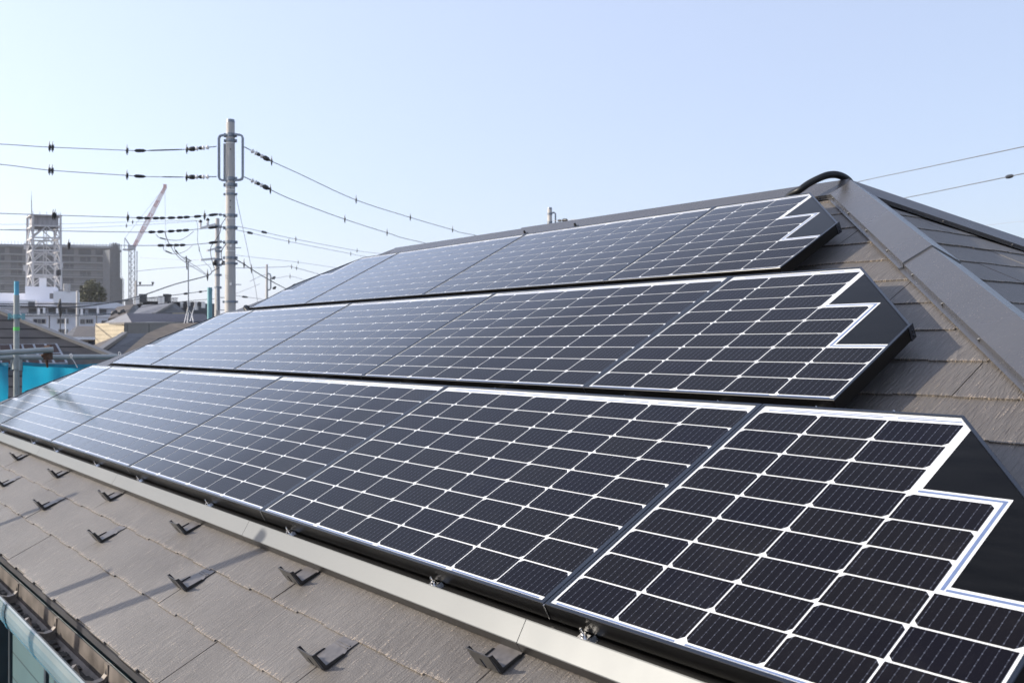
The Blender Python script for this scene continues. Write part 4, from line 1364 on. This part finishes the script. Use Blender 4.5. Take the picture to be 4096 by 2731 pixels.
m.tube([at(856, 1042, 43.7), at(860, 1051, 43.7), at(868, 1052, 43.7)], [.05, .16, .12], 10)
m.tube([at(852, 1053, 43.7), at(858, 1050, 43.7)], [.05, .1], 8)
m.build('cable_head', M['rubber'], p2)
m = MB(); m.tube([at(889, 1043, 22), at(894, 1050, 22), at(893, 1053, 22), at(903, 1057, 22)], [.01, .06, .055, .02], 8)
m.build('cable_head', M['rubber'], POLE)
m = MB(); m.tube([at(872, 1150, 43.7), at(873, 1240, 43.7)], .09, 8); m.build('riser_pipe', M['galv'], p2)
p3, b3, z3 = simple_pole(1067, 1057, 84, 0.095, 'small far concrete pole with loop bracket just right of the tall pole')
m = MB()
q = [at(1072, 1094, 84), at(1080, 1096, 84), at(1083, 1104, 84), at(1083, 1152, 84), at(1080, 1158, 84), at(1072, 1160, 84)]
m.tube(q, .06, 6); m.build('loop_bracket', M['galv'], p3)
for x, y in ((1095, 1112), (1098, 1152)):
    m = MB(); m.tube([at(x - 8, y + 3, 84), at(x, y, 84), at(x + 6, y - 6, 84)], [.05, .14, .06], 8); m.build('insulator', M['rubber'], p3)
p4, b4, z4 = simple_pole(2199, 831, 38, 0.090, 'top of a concrete pole with grey bracket behind the roof ridge')
m = MB(); m.cyl((b4.x, b4.y, z4 - .06), (b4.x, b4.y, z4 + .01), .096, .085, 16); m.build('cap', M['galv'], p4)
m = MB()
q = [at(2206, 853, 38), at(2216, 850, 38), at(2222, 856, 38), at(2222, 900, 38), at(2216, 908, 38)]
m.tube(q, .035, 6); m.build('loop_bracket', M['galv'], p4)
m = MB()
for py in (856, 890):
    z = at(2199, py, 38).z
    m.cyl((b4.x, b4.y, z - .04), (b4.x, b4.y, z + .04), .105, None, 14)
m.build('band', M['galv'], p4)
p5, b5, z5_ = simple_pole(544, 1123, 88, 0.085, 'slim far pole with a short crossarm in front of the flat grey roof')
m = MB(); m.bar(at(548, 1142, 88), at(612, 1141, 88), .05, .05); m.build('crossarm', M['conc_band'], p5)
for x in (560, 611):
    m = MB(); m.tube([at(x, 1140, 88), at(x, 1132, 88), at(x, 1128, 88)], [.05, .1, .14], 8); m.build('insulator', M['rubber'], p5)
p6, b6, z6_ = simple_pole(310, 1162, 70, 0.09, 'grey pole standing in front of the white building, near its middle')
p7, b7, z7_ = simple_pole(241, 1195, 60, 0.03, 'thin dark mast with a black fitting before the white building', 1e6, 'dark_trim')
m = MB(); m.tube([at(241, 1195, 60), at(238, 1225, 60), at(242, 1250, 60), at(241, 1270, 60)], [.04, .12, .1, .03], 8); m.build('fitting', M['rubber'], p7)
simple_pole(197, 1262, 62, 0.04, 'dark thin post left of the white building windows', 1e6, 'dark_trim')
simple_pole(263, 1273, 50, 0.035, 'pale short post in front of the white building', 1e6, 'porcelain')
simple_pole(386, 1260, 66, 0.03, 'dark thin post right of the white building windows', 1e6, 'dark_trim')
# TV antenna on a mast
ob = at(753, 1300, 30)
an = thing('tv_antenna', 'thin television antenna mast rising from the tan roof', 'antenna', at(753, 1295, 30))
m = MB(); m.cyl(at(754, 1296, 30), at(753, 1045, 30), .022, .018, 8); m.build('mast', M['galv'], an)
m = MB()
m.bar(at(742, 1046, 30), at(762, 1045, 30), .012); m.bar(at(745, 1024, 30), at(748, 1078, 30), .014)
for k in range(5):
    m.bar(at(740 + k*5, 1030 + 3*k, 30) - FW*.2, at(740 + k*5, 1030 + 3*k, 30) + FW*.2, .005)
m.build('receiver', M['dark_trim'], an)
for a, b in (((754, 1215), (735, 1298)), ((754, 1215), (747, 1300)), ((754, 1240), (773, 1290)), ((782, 1205), (760, 1285))):
    m = MB(); m.tube(spline([at(*a, 30), at((a[0] + b[0])/2 + 3, (a[1] + b[1])/2 - 8, 30), at(*b, 29.6)], 5), .012, 6)
    m.build('stay', M['porcelain'], an)

# ------------------------------------------------------------------ far buildings
UPZ = Vector((0, 0, 1))
def facade_frame(px0, d0, px1, d1):
    a = at(px0, 1380, d0); b = at(px1, 1380, d1)
    a.z = b.z = 0
    t = (b - a); Ln = t.length; t.normalize()
    n = t.cross(UPZ).normalized()               # towards the camera if going right
    if n.dot(FW) > 0: n = -n
    return a, t, n, Ln
def zof(py, d): return CAM.z - (py - 1379.8)/FPX*d

# apartment block being refurbished
a, t, n, Ln = facade_frame(-330, 384, 452, 400)
ztop = zof(993, 398)
apt = thing('apartment_block', 'large grey apartment block wrapped in scaffolding on the far left skyline', 'apartment block', a + t*Ln/2)
m = MB(); m.box(a + t*Ln/2 - n*8 + UPZ*ztop/2, t*Ln/2, n*8, UPZ*ztop/2); m.build('wall', M['conc_wall'], apt)
m = MB(); m.box(a + t*Ln/2 - n*7.5 + UPZ*(ztop + .45), t*(Ln/2 + .5), n*9, UPZ*.45)
for k in range(60):
    p = a + t*(Ln*k/59) + n*1.4 + UPZ*(ztop + 1.6)
    m.bar(p - UPZ*.9, p + UPZ*.7*rng.uniform(.4, 1), .05)
m.build('roof_parapet', M['conc_band'], apt)
fl = 3.02
nfl = int(ztop/fl)
bay = 6.62
for k in range(1, 9):                           # balcony bands
    z = ztop - .2 - k*fl
    m = MB(); m.box(a + t*Ln/2 + n*.5 + UPZ*z, t*Ln/2, n*.5, UPZ*.16)
    if k >= 3: m.box(a + t*Ln/2 + n*.95 + UPZ*(z + 1.05), t*Ln/2, n*.06, UPZ*.07)
    m.build('balcony_band', M['conc_band'], apt)
nb = int(Ln/bay)
for r in range(8):
    zc = ztop - .2 - (r + .5)*fl + .1
    for q in range(nb):
        xc = Ln - 4.2 - q*bay
        if xc < 1 or xc > Ln - 2: continue
        wn_ = MB()
        if r == 0: wn_.box(a + t*(xc - .3) + n*.04 + UPZ*zc, t*2.45, n*.04, UPZ*1.12)
        else:
            wn_.box(a + t*(xc - .9) + n*.04 + UPZ*zc, t*1.25, n*.04, UPZ*.95); wn_.box(a + t*(xc + 1.3) + n*.04 + UPZ*zc, t*.75, n*.04, UPZ*.95)
        wn_.build('window', M['glass_dark'] if r < 2 or rng.random() < .35 else M['glass_pale'], apt)
m = MB()
a2, t2, n2, L2 = facade_frame(440, 394, 486, 398)
for k in range(40):
    x = L2*((k*0.37) % 1)
    m.bar(a2 + t2*x + n2*(k % 3), a2 + t2*x + n2*(k % 3) + UPZ*(ztop*(0.72 if x > L2*.75 else 1.02) + rng.uniform(0, 1.2)), .08)
for k in range(28):
    m.bar(a2 + UPZ*(k*1.8) + n2, a2 + t2*L2*(1 if k < 20 else .75) + UPZ*(k*1.8) + n2, .06)
m.build('scaffold_frame', M['net'], apt)
m = MB(); m.box(a2 + t2*L2*.42 - n2*3 + UPZ*ztop*.49, t2*L2*.40, n2*3, UPZ*ztop*.49)
m.box(a2 + t2*L2*.88 - n2*3 + UPZ*ztop*.36, t2*L2*.10, n2*3, UPZ*ztop*.36); m.build('scaffold_net', M['net'], apt)

# tower crane
dc = 430
cr = thing('tower_crane', 'red and white luffing tower crane beside the apartment block', 'crane', (at(527, 1380, dc).x, at(527, 1380, dc).y, 0))
m = MB()
xa, xb = at(515, 1380, dc), at(539, 1380, dc)
for X in (xa, xb):
    for o_ in (0, 2.4):
        p = Vector((X.x, X.y, 0)) + FW*o_
        m.bar(p, p + UPZ*zof(1002, dc), .16)
zz = 0
while zz < zof(1002, dc) - 2.6:
    p, q = Vector((xa.x, xa.y, zz)), Vector((xb.x, xb.y, zz))
    m.bar(p, q + UPZ*2.6, .09); m.bar(q, p + UPZ*2.6, .07); m.bar(p, q, .09)
    zz += 2.6
m.build('mast', M['crane_grey'], cr)
m = MB()
m.box(at(527, 992, dc), RT*1.2, FW*1.5, UPZ*.9); m.box(at(508, 999, dc), RT*1.6, FW*1.0, UPZ*.35)
m.bar(at(525, 988, dc), at(500, 952, dc), .14); m.bar(at(520, 988, dc), at(499, 952, dc), .1); m.bar(at(499, 952, dc), at(497, 1000, dc), .1)
m.build('machinery', M['crane_grey'], cr)
A, B = at(535, 985, dc), at(659, 748, dc)
side = (B - A).normalized().cross(FW).normalized()
for s in range(9):
    m = MB()
    p, q = A.lerp(B, s/9), A.lerp(B, (s + 1)/9)
    for o_ in (-1, 1):
        w0 = .72*(1 - .5*abs(s/9*2 - 0.9)); w1 = .72*(1 - .5*abs((s + 1)/9*2 - .9))
        if s == 8: w1 = .3
        m.bar(p + side*o_*w0, q + side*o_*w1, .17)
        m.bar(p + side*o_*w0 + FW*1.4, q + side*o_*w1 + FW*1.4, .14)
    for k in range(4):
        f0, f1 = k/4, (k + 1)/4
        sg = 1 if k % 2 else -1
        m.bar(p.lerp(q, f0) + side*sg*w0, p.lerp(q, f1) - side*sg*w1, .09)
    m.build('boom_section', M['crane_red'] if s % 2 == 0 else M['crane_white'], cr)
m = MB(); m.bar(at(659, 748, dc), at(664, 1010, dc), .045); m.bar(at(500, 952, dc), at(656, 752, dc), .05); m.build('cable', M['crane_grey'], cr)
m = MB(); m.box(at(660, 745, dc), RT*.6, FW*.6, UPZ*.8); m.build('boom_tip', M['crane_red'], cr)

# white low building with penthouses
dw = 96
a, t, n, Ln = facade_frame(-320, dw - 3, 470, dw + 2)
wb = thing('white_building', 'long low white building with terrace, rooftop blocks and small windows', 'building', a + t*Ln/2)
zr = zof(1232, dw); zr2 = zof(1208, dw)
m = MB(); m.box(a + t*Ln/2 - n*4 + UPZ*(zof(1262, dw)/2), t*Ln/2, n*4, UPZ*zof(1262, dw)/2); m.build('wall', M['offwhite'], wb)
m = MB(); m.box(a + t*Ln/2 - n*5 + UPZ*((zr + zof(1262, dw))/2 + .01), t*Ln/2, n*4.4, UPZ*((zr - zof(1262, dw))/2)); m.build('upper_wall', M['offwhite'], wb)
m = MB(); m.box(a + t*Ln/2 - n*5.2 + UPZ*((zr + zr2)/2 + .02), t*(Ln/2), n*5.3, UPZ*((zr2 - zr)/2)); m.build('roof_band', M['offwhite'], wb)
m = MB(); m.box(a + t*Ln/2 - n*3.9 + UPZ*zof(1262, dw), t*(Ln/2 + .1), n*4.05, UPZ*.1); m.build('cornice', M['white_paint'], wb)
m = MB()
m.box(a + t*Ln/2 + n*.02 + UPZ*zof(1251, dw), t*Ln/2, n*.03, UPZ*.03)
k = 0.2
while k < Ln:
    m.bar(a + t*k + n*.02 + UPZ*zof(1262, dw), a + t*k + n*.02 + UPZ*zof(1251, dw), .02); k += .55
m.build('railing', M['galv'], wb)
def xt(px): return (px + 320)/790*Ln
for x0_, x1_ in ((100, 130), (140, 170), (180, 210), (220, 250), (258, 290), (300, 330), (345, 380), (390, 420)):
    m = MB(); m.box(a + t*(xt(x0_) + xt(x1_))/2 - n*.55 + UPZ*zof(1244, dw), t*(xt(x1_) - xt(x0_))/2, n*.05, UPZ*.24)
    m.build('window', M['glass_pale'], wb)
for x0_, x1_, y0_, y1_ in ((124, 172, 1277, 1292), (222, 264, 1276, 1291), (340, 366, 1277, 1290), (228, 262, 1318, 1332), (316, 332, 1277, 1292), (405, 425, 1282, 1290)):
    w_ = MB(); w_.box(a + t*(xt(x0_) + xt(x1_))/2 + n*.03 + UPZ*zof((y0_ + y1_)/2, dw), t*((xt(x1_) - xt(x0_))/2 + .06), n*.035, UPZ*((y1_ - y0_)/2/FPX*dw + .06))
    wo = w_.build('window', M['beige'], wb)
    hw = (xt(x1_) - xt(x0_))/2
    for q in range(3):
        p_ = MB(); p_.box(a + t*(xt(x0_) + hw*(2*q + 1)/3) + n*.07 + UPZ*zof((y0_ + y1_)/2, dw), t*(hw/3 - .03), n*.006, UPZ*((y1_ - y0_)/2/FPX*dw))
        p_.build('pane', M['glass_dark'] if q != 1 else M['glass_pale'], wo)
def block(parent, px0, px1, py0, py1, d, dep, mt, name, ofs=0):
    A_, T_, N_, L_ = facade_frame(px0, d, px1, d + (px1 - px0)/FPX*d*0.35)
    zt_2, zb_ = zof(py0, d), zof(py1, d)
    m = MB(); m.box(A_ + T_*L_/2 - N_*dep/2 + UPZ*(zt_2 + zb_)/2, T_*L_/2, N_*dep/2, UPZ*(zt_2 - zb_)/2)
    return m.build(name, M[mt], parent)
block(wb, 100, 226, 1145, 1226, 98, 3.5, 'offwhite', 'penthouse')
block(wb, 213, 314, 1164, 1210, 94.5, 2.5, 'white_paint', 'penthouse')
block(wb, 78, 142, 1199, 1228, 94.2, 2.2, 'white_paint', 'penthouse')
block(wb, -160, 100, 1168, 1212, 99, 4, 'offwhite', 'penthouse')
block(wb, 156, 184, 1112, 1147, 99, .9, 'white_paint', 'vent_shaft')
block(wb, 198, 214, 1173, 1195, 97.7, .1, 'conc_wall', 'shaft_door')
block(wb, 112, 139, 1206, 1227, 93.9, .1, 'conc_wall', 'shaft_door')
m = MB()
for x in (258, 264, 270, 277): m.cyl(at(x, 1166, 95), at(x, 1135, 95), .09, None, 8)
m.build('vent_pipe', M['tower'], wb)
for x, y in ((177, 1240), (230, 1240), (327, 1248), (392, 1240), (155, 1246)):
    m = MB(); m.box(at(x, y, 93), RT*.08, FW*.1, UPZ*.32); m.build('vent_post', M['white_paint'], wb)

# lattice tower carrying a boxy tank
dt = 100
tw = thing('lattice_tower', 'white steel lattice tower with a boxed tank and mast on the white building', 'tower', (at(176, 1150, dt).x, at(176, 1150, dt).y, zof(1150, dt)))
Xb = [(131, 99), (241, 99.6), (217, 102.4), (109, 101.8)]
lt = [Vector((at(x, 1380, d).x, at(x, 1380, d).y, zof(1150, dt))) for x, d in Xb]
zT = zof(862, dt)
flare = [Vector((at(x + dx, 1380, d).x, at(x + dx, 1380, d).y, zof(1160, dt) if i < 2 else zof(1152, dt))) for i, ((x, d), dx) in enumerate(zip(Xb, (0, 3, 3, -3)))]
tops = [Vector((p.x, p.y, zT)) for p in lt]
m = MB()
for p, q in zip(flare, tops): m.bar(p, q, .085)
m.build('leg', M['tower'], tw)
lv = [862, 907, 954, 1004, 1051, 1103, 1148]
m = MB()
for y in lv[1:-1]:
    for i in range(4):
        p, q = tops[i].copy(), tops[(i + 1) % 4].copy(); p.z = q.z = zof(y, dt)
        m.bar(p, q, .075)
m.build('girt', M['tower'], tw)
m = MB()
for k in range(2, len(lv) - 1):
    for i in range(4):
        p, q = tops[i].copy(), tops[(i + 1) % 4].copy()
        mid = (p + q)/2; mid.z = zof(lv[k], dt)
        p.z = q.z = zof(lv[k + 1], dt)
        m.bar(p, mid, .05); m.bar(q, mid, .05)
for i in range(4):
    p, q = tops[i].copy(), tops[(i + 1) % 4].copy(); mid = (p + q)/2; mid.z = zof(lv[1], dt); p.z = q.z = zof(lv[2], dt)
    m.bar(p, mid, .05); m.bar(q, mid, .05)
m.build('brace', M['tower'], tw)
m = MB()
cT = sum(tops, Vector())/4
tx = (tops[1] - tops[0]).normalized(); ty = (tops[3] - tops[0]).normalized()
m.box(cT + UPZ*(zof(886, dt) - zT), tx*1.22, ty*1.2, UPZ*(20/FPX*dt)); m.build('tank', M['tank'], tw)
m = MB(); m.box(cT + UPZ*(-.05), tx*1.55, ty*1.5, UPZ*.05)
for i in range(4):
    p, q = tops[i], tops[(i + 1) % 4]
    for k in range(5):
        m.bar(p.lerp(q, k/4), p.lerp(q, k/4) + UPZ*.28, .02)
m.build('platform', M['tower'], tw)
m = MB(); m.box(cT + UPZ*(zof(909, dt) - zT), tx*1.0, ty*1.0, UPZ*.07); m.box(cT + UPZ*(zof(913, dt) - zT), tx*.5, ty*.5, UPZ*.1); m.build('tank_base', M['conc_wall'], tw)
m = MB(); m.cyl(at(127, 862, 99.2), at(126, 805, 99.2), .045, .035, 8); m.cyl(at(126, 805, 99.2), at(126, 762, 99.2), .03, .006, 8); m.build('mast', M['conc_wall'], tw)
m = MB()
for s in (-1, 1): m.bar(at(181 + s*6, 910, 100), at(181 + s*6 - 3, 1150, 100), .03)
for k in range(30): m.bar(at(175, 912 + k*8, 100), at(187, 912 + k*8, 100), .014)
m.build('ladder', M['tower'], tw)
for x, y in ((101, 985), (99, 1072), (246, 1060), (238, 1090), (231, 1093)):
    m = MB(); m.box(at(x, y, 99), RT*.10, FW*.12, UPZ*.30); m.build('aerial_box', M['rubber'] if y > 1085 else M['tower'], tw)

# tree in front of the block
tr = thing('tree', 'round olive-green tree between the white building and the apartment block', 'tree', (at(365, 1380, 150).x, at(365, 1380, 150).y, 0))
m = MB(); bp = ORIG[tr.name]
tz = zof(1185, 150)
m.tube([bp, bp + UPZ*tz*.6, bp + UPZ*(tz + 1)], [.35, .25, .1], 8)
for k in range(8):
    an_ = k*.8; m.tube([bp + UPZ*tz*.7, bp + UPZ*(tz*.9 + .3*k % 2) + Vector((math.cos(an_), math.sin(an_), .8))*1.4], [.12, .03], 6)
m.build('trunk', M['bark'], tr)
m = MB()
cl = [(355, 1152, 1.25), (372, 1148, 1.3), (340, 1175, 1.2), (365, 1175, 1.6), (392, 1172, 1.3), (402, 1188, 1.0), (330, 1192, 1.1), (350, 1195, 1.5), (385, 1195, 1.4), (363, 1136, .7), (408, 1160, .4), (325, 1172, .5)]
for x, y, R in cl:
    c = at(x, y, 150 + rng.uniform(-1, 1))
    for k in range(int(170*R*R)):
        d = Vector((rng.gauss(0, 1), rng.gauss(0, 1), rng.gauss(0, 1))).normalized()*R*rng.uniform(.55, 1.05)
        p = c + d
        e1 = Vector((rng.uniform(-1, 1), rng.uniform(-1, 1), rng.uniform(-1, 1))).normalized()*rng.uniform(.08, .2)
        e2 = e1.orthogonal().normalized()*rng.uniform(.06, .15)
        m.face([p - e1, p - e2, p + e1, p + e2])
m.build('crown', M['leaf'], tr)

# ------------------------------------------------------------------ neighbouring roofs (each a real slab of its own)
def slab(parent, pts, mt, name='roof', th=0.14, udir=None):
    """roof slab from (px,py,depth) corners listed eave first (2 eave points, then up); UV in metres along/up"""
    P = [at(*p) for p in pts]
    m = MB()
    e = (P[1] - P[0]).normalized()
    nn = (P[1] - P[0]).cross(P[-1] - P[0]).normalized()
    if nn.z < 0: nn = -nn
    up_ = nn.cross(e)
    if up_.z < 0: up_ = -up_
    uv = [((p - P[0]).dot(e) + 50.01, (p - P[0]).dot(up_) + 50.01) for p in P]
    m.face(P if (P[1] - P[0]).cross(P[2] - P[0]).dot(nn) > 0 else P[::-1], uv if (P[1] - P[0]).cross(P[2] - P[0]).dot(nn) > 0 else uv[::-1])
    low = [p - Vector((0, 0, th)) for p in P]
    for i in range(len(P)):
        j = (i + 1) % len(P)
        m.face([P[i], P[j], low[j], low[i]], [(50, 50.2)]*4)
    m.face(low[::-1], [(50, 50.2)]*len(low))
    return m.build(name, M[mt], parent)
def wallpoly(parent, pts, mt, name='wall', th=0.15):
    P = [at(*p) for p in pts]
    m = MB(); m.prism(P, FW*th)
    return m.build(name, M[mt], parent)
def capline(parent, pts, mt, w=.12, h=.06, name='ridge_cap'):
    P = [at(*p) for p in pts]
    m = MB()
    for p, q in zip(P[:-1], P[1:]): m.bar(p, q, w, h)
    return m.build(name, M[mt], parent)

# nearest neighbour: dark wavy roof with its own small array
nh = thing('neighbour_house', 'nearest neighbouring house with dark slate hip roof behind the cyan sheet', 'house', (at(150, 1380, 15).x, at(150, 1380, 15).y, 0))
A0 = (-260, 1180, 16.6); 
HV = at(150, 1379.8, 1) - CAM
HV = Vector((HV.x, HV.y, 0)).normalized()
HR = Vector((HV.y, -HV.x, 0))
NP0 = at(0, 1440, 13.6)
NUP = (HV*math.cos(.47) + UPZ*math.sin(.47))
NNN = HR.cross(NUP).normalized()
def onroof(px, py, lift=0.0):
    d = at(px, py, 1) - CAM
    k = (NP0 + NNN*lift - CAM).dot(NNN)/d.dot(NNN)
    return CAM + d*k
def slab3(parent, P, e, up_, mt, name='roof', th=0.12):
    m = MB()
    nn = e.cross(up_)
    P = list(P)
    if (P[1] - P[0]).cross(P[2] - P[1]).dot(nn) < 0: P = P[::-1]
    m.face(P, [((p - P[0]).dot(e) + 50.01, (p - NP0).dot(up_) + 50.01) for p in P])
    low = [p - Vector((0, 0, th)) for p in P]
    for i in range(len(P)):
        j = (i + 1) % len(P)
        m.face([P[i], P[j], low[j], low[i]], [(50, 50.2)]*4)
    m.face(low[::-1], [(50, 50.2)]*len(low))
    return m.build(name, M[mt], parent)
hipl = [onroof(x, y, .0) for x, y in ((-330, 1108), (-60, 1217), (70, 1270), (190, 1318), (300, 1361), (400, 1400), (520, 1447))]
slab3(nh, [NP0 - HR*5 - NUP*1.2, NP0 + HR*2.6 - NUP*1.2, hipl[-1], hipl[0], hipl[0] - HR*4], HR, NUP, 'roof_wave')
m = MB()
for p, q in zip(hipl[:-1], hipl[1:]):
    m.bar(p + NNN*.01 - UPZ*.03, q + NNN*.01 - UPZ*.03, .075, .035)
m.build('hip_cap', M['trim'], nh)
slab3(nh, [hipl[-1] - UPZ*.09, hipl[0] - UPZ*.09, hipl[0] + HV*1.2 - HR*.5 - UPZ*.12, hipl[-1] + HV*2.2 - HR*1.0 - UPZ*.12], HV, -HR*.9 + UPZ*.42, 'roof_wave')
wq = at(150, 1500, 16.5)
m = MB(); m.box((at(120, 1380, 19).x, at(120, 1380, 19).y, 2.4), RT*3.6, FW*3.0, UPZ*2.4); m.build('wall', M['beige'], nh)
sp_ = thing('solar_panel', "brown-tinted solar panel lying on the neighbour's roof behind the scaffold pole", 'solar panel', at(120, 1400, 14.6))
c4 = [onroof(-330, 1470, .07), onroof(272, 1450, .07), onroof(228, 1373, .07), onroof(-300, 1384, .07)]
m = MB(); m.prism(c4, UPZ*-.04); m.build('frame', M['galv'], sp_)
def bil(a, b): 
    return (c4[0]*(1 - a) + c4[1]*a)*(1 - b) + (c4[3]*(1 - a) + c4[2]*a)*b
m = MB()
M['cell_far'] = plain('far_cells', (0.040, 0.028, 0.028), 0.5, 0, .15, 3, spec=0.1)
for i in range(11):
    for j in range(2):
        m.prism([bil((i + .03)/11, (j + .04)/2 + .01), bil((i + .97)/11*.985, (j + .04)/2 + .01), bil((i + .97)/11*.985, (j + .96)/2 - .01), bil((i + .03)/11, (j + .96)/2 - .01)], UPZ*.004)
m.build('cell_sheet', M['cell_far'], sp_)

# brown gable roof with white gutter
h1 = thing('house', 'house with brown roof and white gutter left of the cream wall', 'house', (at(310, 1380, 40).x, at(310, 1380, 40).y, 0))
slab(h1, [(286, 1350, 38), (384, 1350, 38.5), (384, 1304, 43), (310, 1303, 43)], 'roof_brown')
slab(h1, [(255, 1345, 40), (286, 1350, 38), (312, 1303, 43), (300, 1306, 44)], 'roof_grey')
m = MB(); m.bar(at(284, 1353, 37.8), at(386, 1353, 38.3), .06, .05); m.build('gutter', M['white_paint'], h1)
wallpoly(h1, [(296, 1358, 38.6), (386, 1358, 38.9), (386, 1620, 38.9), (296, 1620, 38.6)], 'beige')
w_ = MB(); w_.box(at(370, 1372, 38.5), RT*.16, FW*.03, UPZ*.2); w_.build('window', M['glass_dark'], h1)
# cream-walled house
h2 = thing('house', 'house with sunlit cream end wall and grey boarded side, dark ribbed lower roof', 'house', (at(470, 1380, 28).x, at(470, 1380, 28).y, 0))
wallpoly(h2, [(381, 1294, 28), (496, 1291, 27), (496, 1450, 27), (381, 1450, 28)], 'cream')
wallpoly(h2, [(496.5, 1291, 27.0), (730, 1290, 35), (730, 1420, 35), (496.5, 1420, 27.0)], 'grey_board', 'side_wall')
slab(h2, [(380, 1293, 28.1), (497, 1290, 26.9), (735, 1288, 35), (600, 1287, 38)], 'trim', 'flat_roof', .05)
slab(h2, [(400, 1420, 23.0), (480, 1425, 24), (585, 1334, 27.8), (500, 1334, 26.6)], 'roof_dark', 'lower_roof')
slab(h2, [(360, 1385, 25), (404, 1400, 23.5), (499, 1333, 26.5), (490, 1333, 26.9)], 'roof_brown', 'lower_roof')
capline(h2, [(400, 1402, 23.2), (500, 1334, 26.5)], 'trim', .07, .05)
# tan roof house in front right
h3 = thing('house', 'house with plain tan shingle roof just beyond the panels', 'house', (at(640, 1380, 24).x, at(640, 1380, 24).y, 0))
slab(h3, [(440, 1460, 18.5), (900, 1440, 23), (840, 1288, 30), (680, 1294, 29), (586, 1334, 26)], 'roof_tan')
wallpoly(h3, [(560, 1440, 24), (900, 1440, 24.5), (900, 1800, 24.5), (560, 1800, 24)], 'beige')
# ribbed dark blue roof
h4 = thing('house', 'house with dark blue ribbed metal roof and pale hip end', 'house', (at(650, 1380, 44).x, at(650, 1380, 44).y, 0))
slab(h4, [(527, 1288, 42), (835, 1284, 47), (820, 1256, 50), (508, 1253, 46)], 'roof_rib')
slab(h4, [(418, 1290, 47), (526, 1288, 42), (506, 1253, 46)], 'roof_pale', 'hip_end')
wallpoly(h4, [(430, 1291, 46), (830, 1288, 47), (830, 1500, 47), (430, 1500, 46)], 'beige')
# tiled roof with dark dormer recesses
h5 = thing('house', 'house with brown tiled roof and two dark arched recesses', 'house', (at(490, 1380, 62).x, at(490, 1380, 62).y, 0))
slab(h5, [(432, 1275, 58), (500, 1262, 58.5), (537, 1216, 62), (468, 1227, 62)], 'roof_brown')
slab(h5, [(500, 1262, 58.5), (560, 1256, 62), (552, 1222, 64), (537, 1217, 62)], 'roof_dark')
for x, y in ((456, 1252), (486, 1249)):
    m = MB(); m.tube([at(x - 12, y + 8, 57.6), at(x - 4, y - 2, 57.6), at(x + 8, y - 6, 57.6), at(x + 14, y, 57.8)], [.05, .12, .12, .05], 8); m.build('dormer', M['dark_trim'], h5)
wallpoly(h5, [(440, 1276, 58.6), (555, 1262, 62), (555, 1500, 62), (440, 1500, 58.6)], 'beige')
block(h5, 500, 532, 1198, 1222, 64, 2, 'beige', 'chimney')
# pale metal roof house
h6 = thing('house', 'house with pale grey metal roof and cream gable behind the ribbed roof', 'house', (at(620, 1380, 56).x, at(620, 1380, 56).y, 0))
slab(h6, [(527, 1258, 52), (630, 1252, 54), (690, 1213, 58), (570, 1220, 57)], 'roof_pale')
slab(h6, [(630, 1252, 54), (740, 1248, 60), (702, 1214, 60), (690, 1213, 58)], 'roof_grey')
wallpoly(h6, [(560, 1256, 54.6), (735, 1250, 58), (735, 1500, 58), (560, 1500, 54.6)], 'cream')
capline(h6, [(612, 1256, 53.6), (692, 1212, 57.8)], 'trim', .10, .06)
# flat dark roof terrace with railing and air-conditioners
h7 = thing('apartment_house', 'flat-roofed dark building with roof railing and white rooftop units', 'building', (at(690, 1380, 90).x, at(690, 1380, 90).y, 0))
block(h7, 548, 712, 1204, 1600, 88, 8, 'roof_dark', 'wall')
block(h7, 700, 860, 1212, 1600, 92, 8, 'net', 'wall')
m = MB()
for k in range(24):
    x = 560 + k*6.4
    m.bar(at(x, 1206, 87.8), at(x, 1192, 87.8), .03)
m.bar(at(556, 1192, 87.8), at(712, 1192, 87.8), .03)
m.build('railing', M['conc_band'], h7)
for x, w in ((556, 8), (646, 7), (656, 7)):
    m = MB(); m.box(at(x, 1200, 86.5), RT*w/FPX*86, FW*.4, UPZ*.35); m.build('rooftop_unit', M['porcelain'], h7)
for x in (572, 668):
    m = MB(); m.box(at(x, 1192, 86.5), RT*.26, FW*.3, UPZ*.36); m.build('rooftop_unit', M['dark_trim'], h7)
for k in range(8):
    x = 715 + k*14
    m = MB(); m.box(at(x, 1215 + (k % 3)*4, 91), RT*.12, FW*.2, UPZ*(.2 + .1*(k % 3))); m.build('rooftop_unit', M['porcelain'] if k % 2 else M['dark_trim'], h7)

# ------------------------------------------------------------------ the air: thin haze over the town
hz = MB()
hz.box((0, 0, 45), (705, 0, 0), (0, 705, 0), (0, 0, 46))
hm, hnt, hb = mat('haze_air')
hnt.nodes.remove(hb)
hv = hnt.nodes.new('ShaderNodeVolumePrincipled')
hv.inputs['Color'].default_value = (0.93, 0.95, 1.0, 1)
hv.inputs['Density'].default_value = 0.00028
hv.inputs['Anisotropy'].default_value = 0.2
hnt.links.new(hv.outputs[0], hnt.nodes['Material Output'].inputs['Volume'])
tag(hz.build('haze', hm, origin=(0, 0, 45)), None, None, kind='stuff')
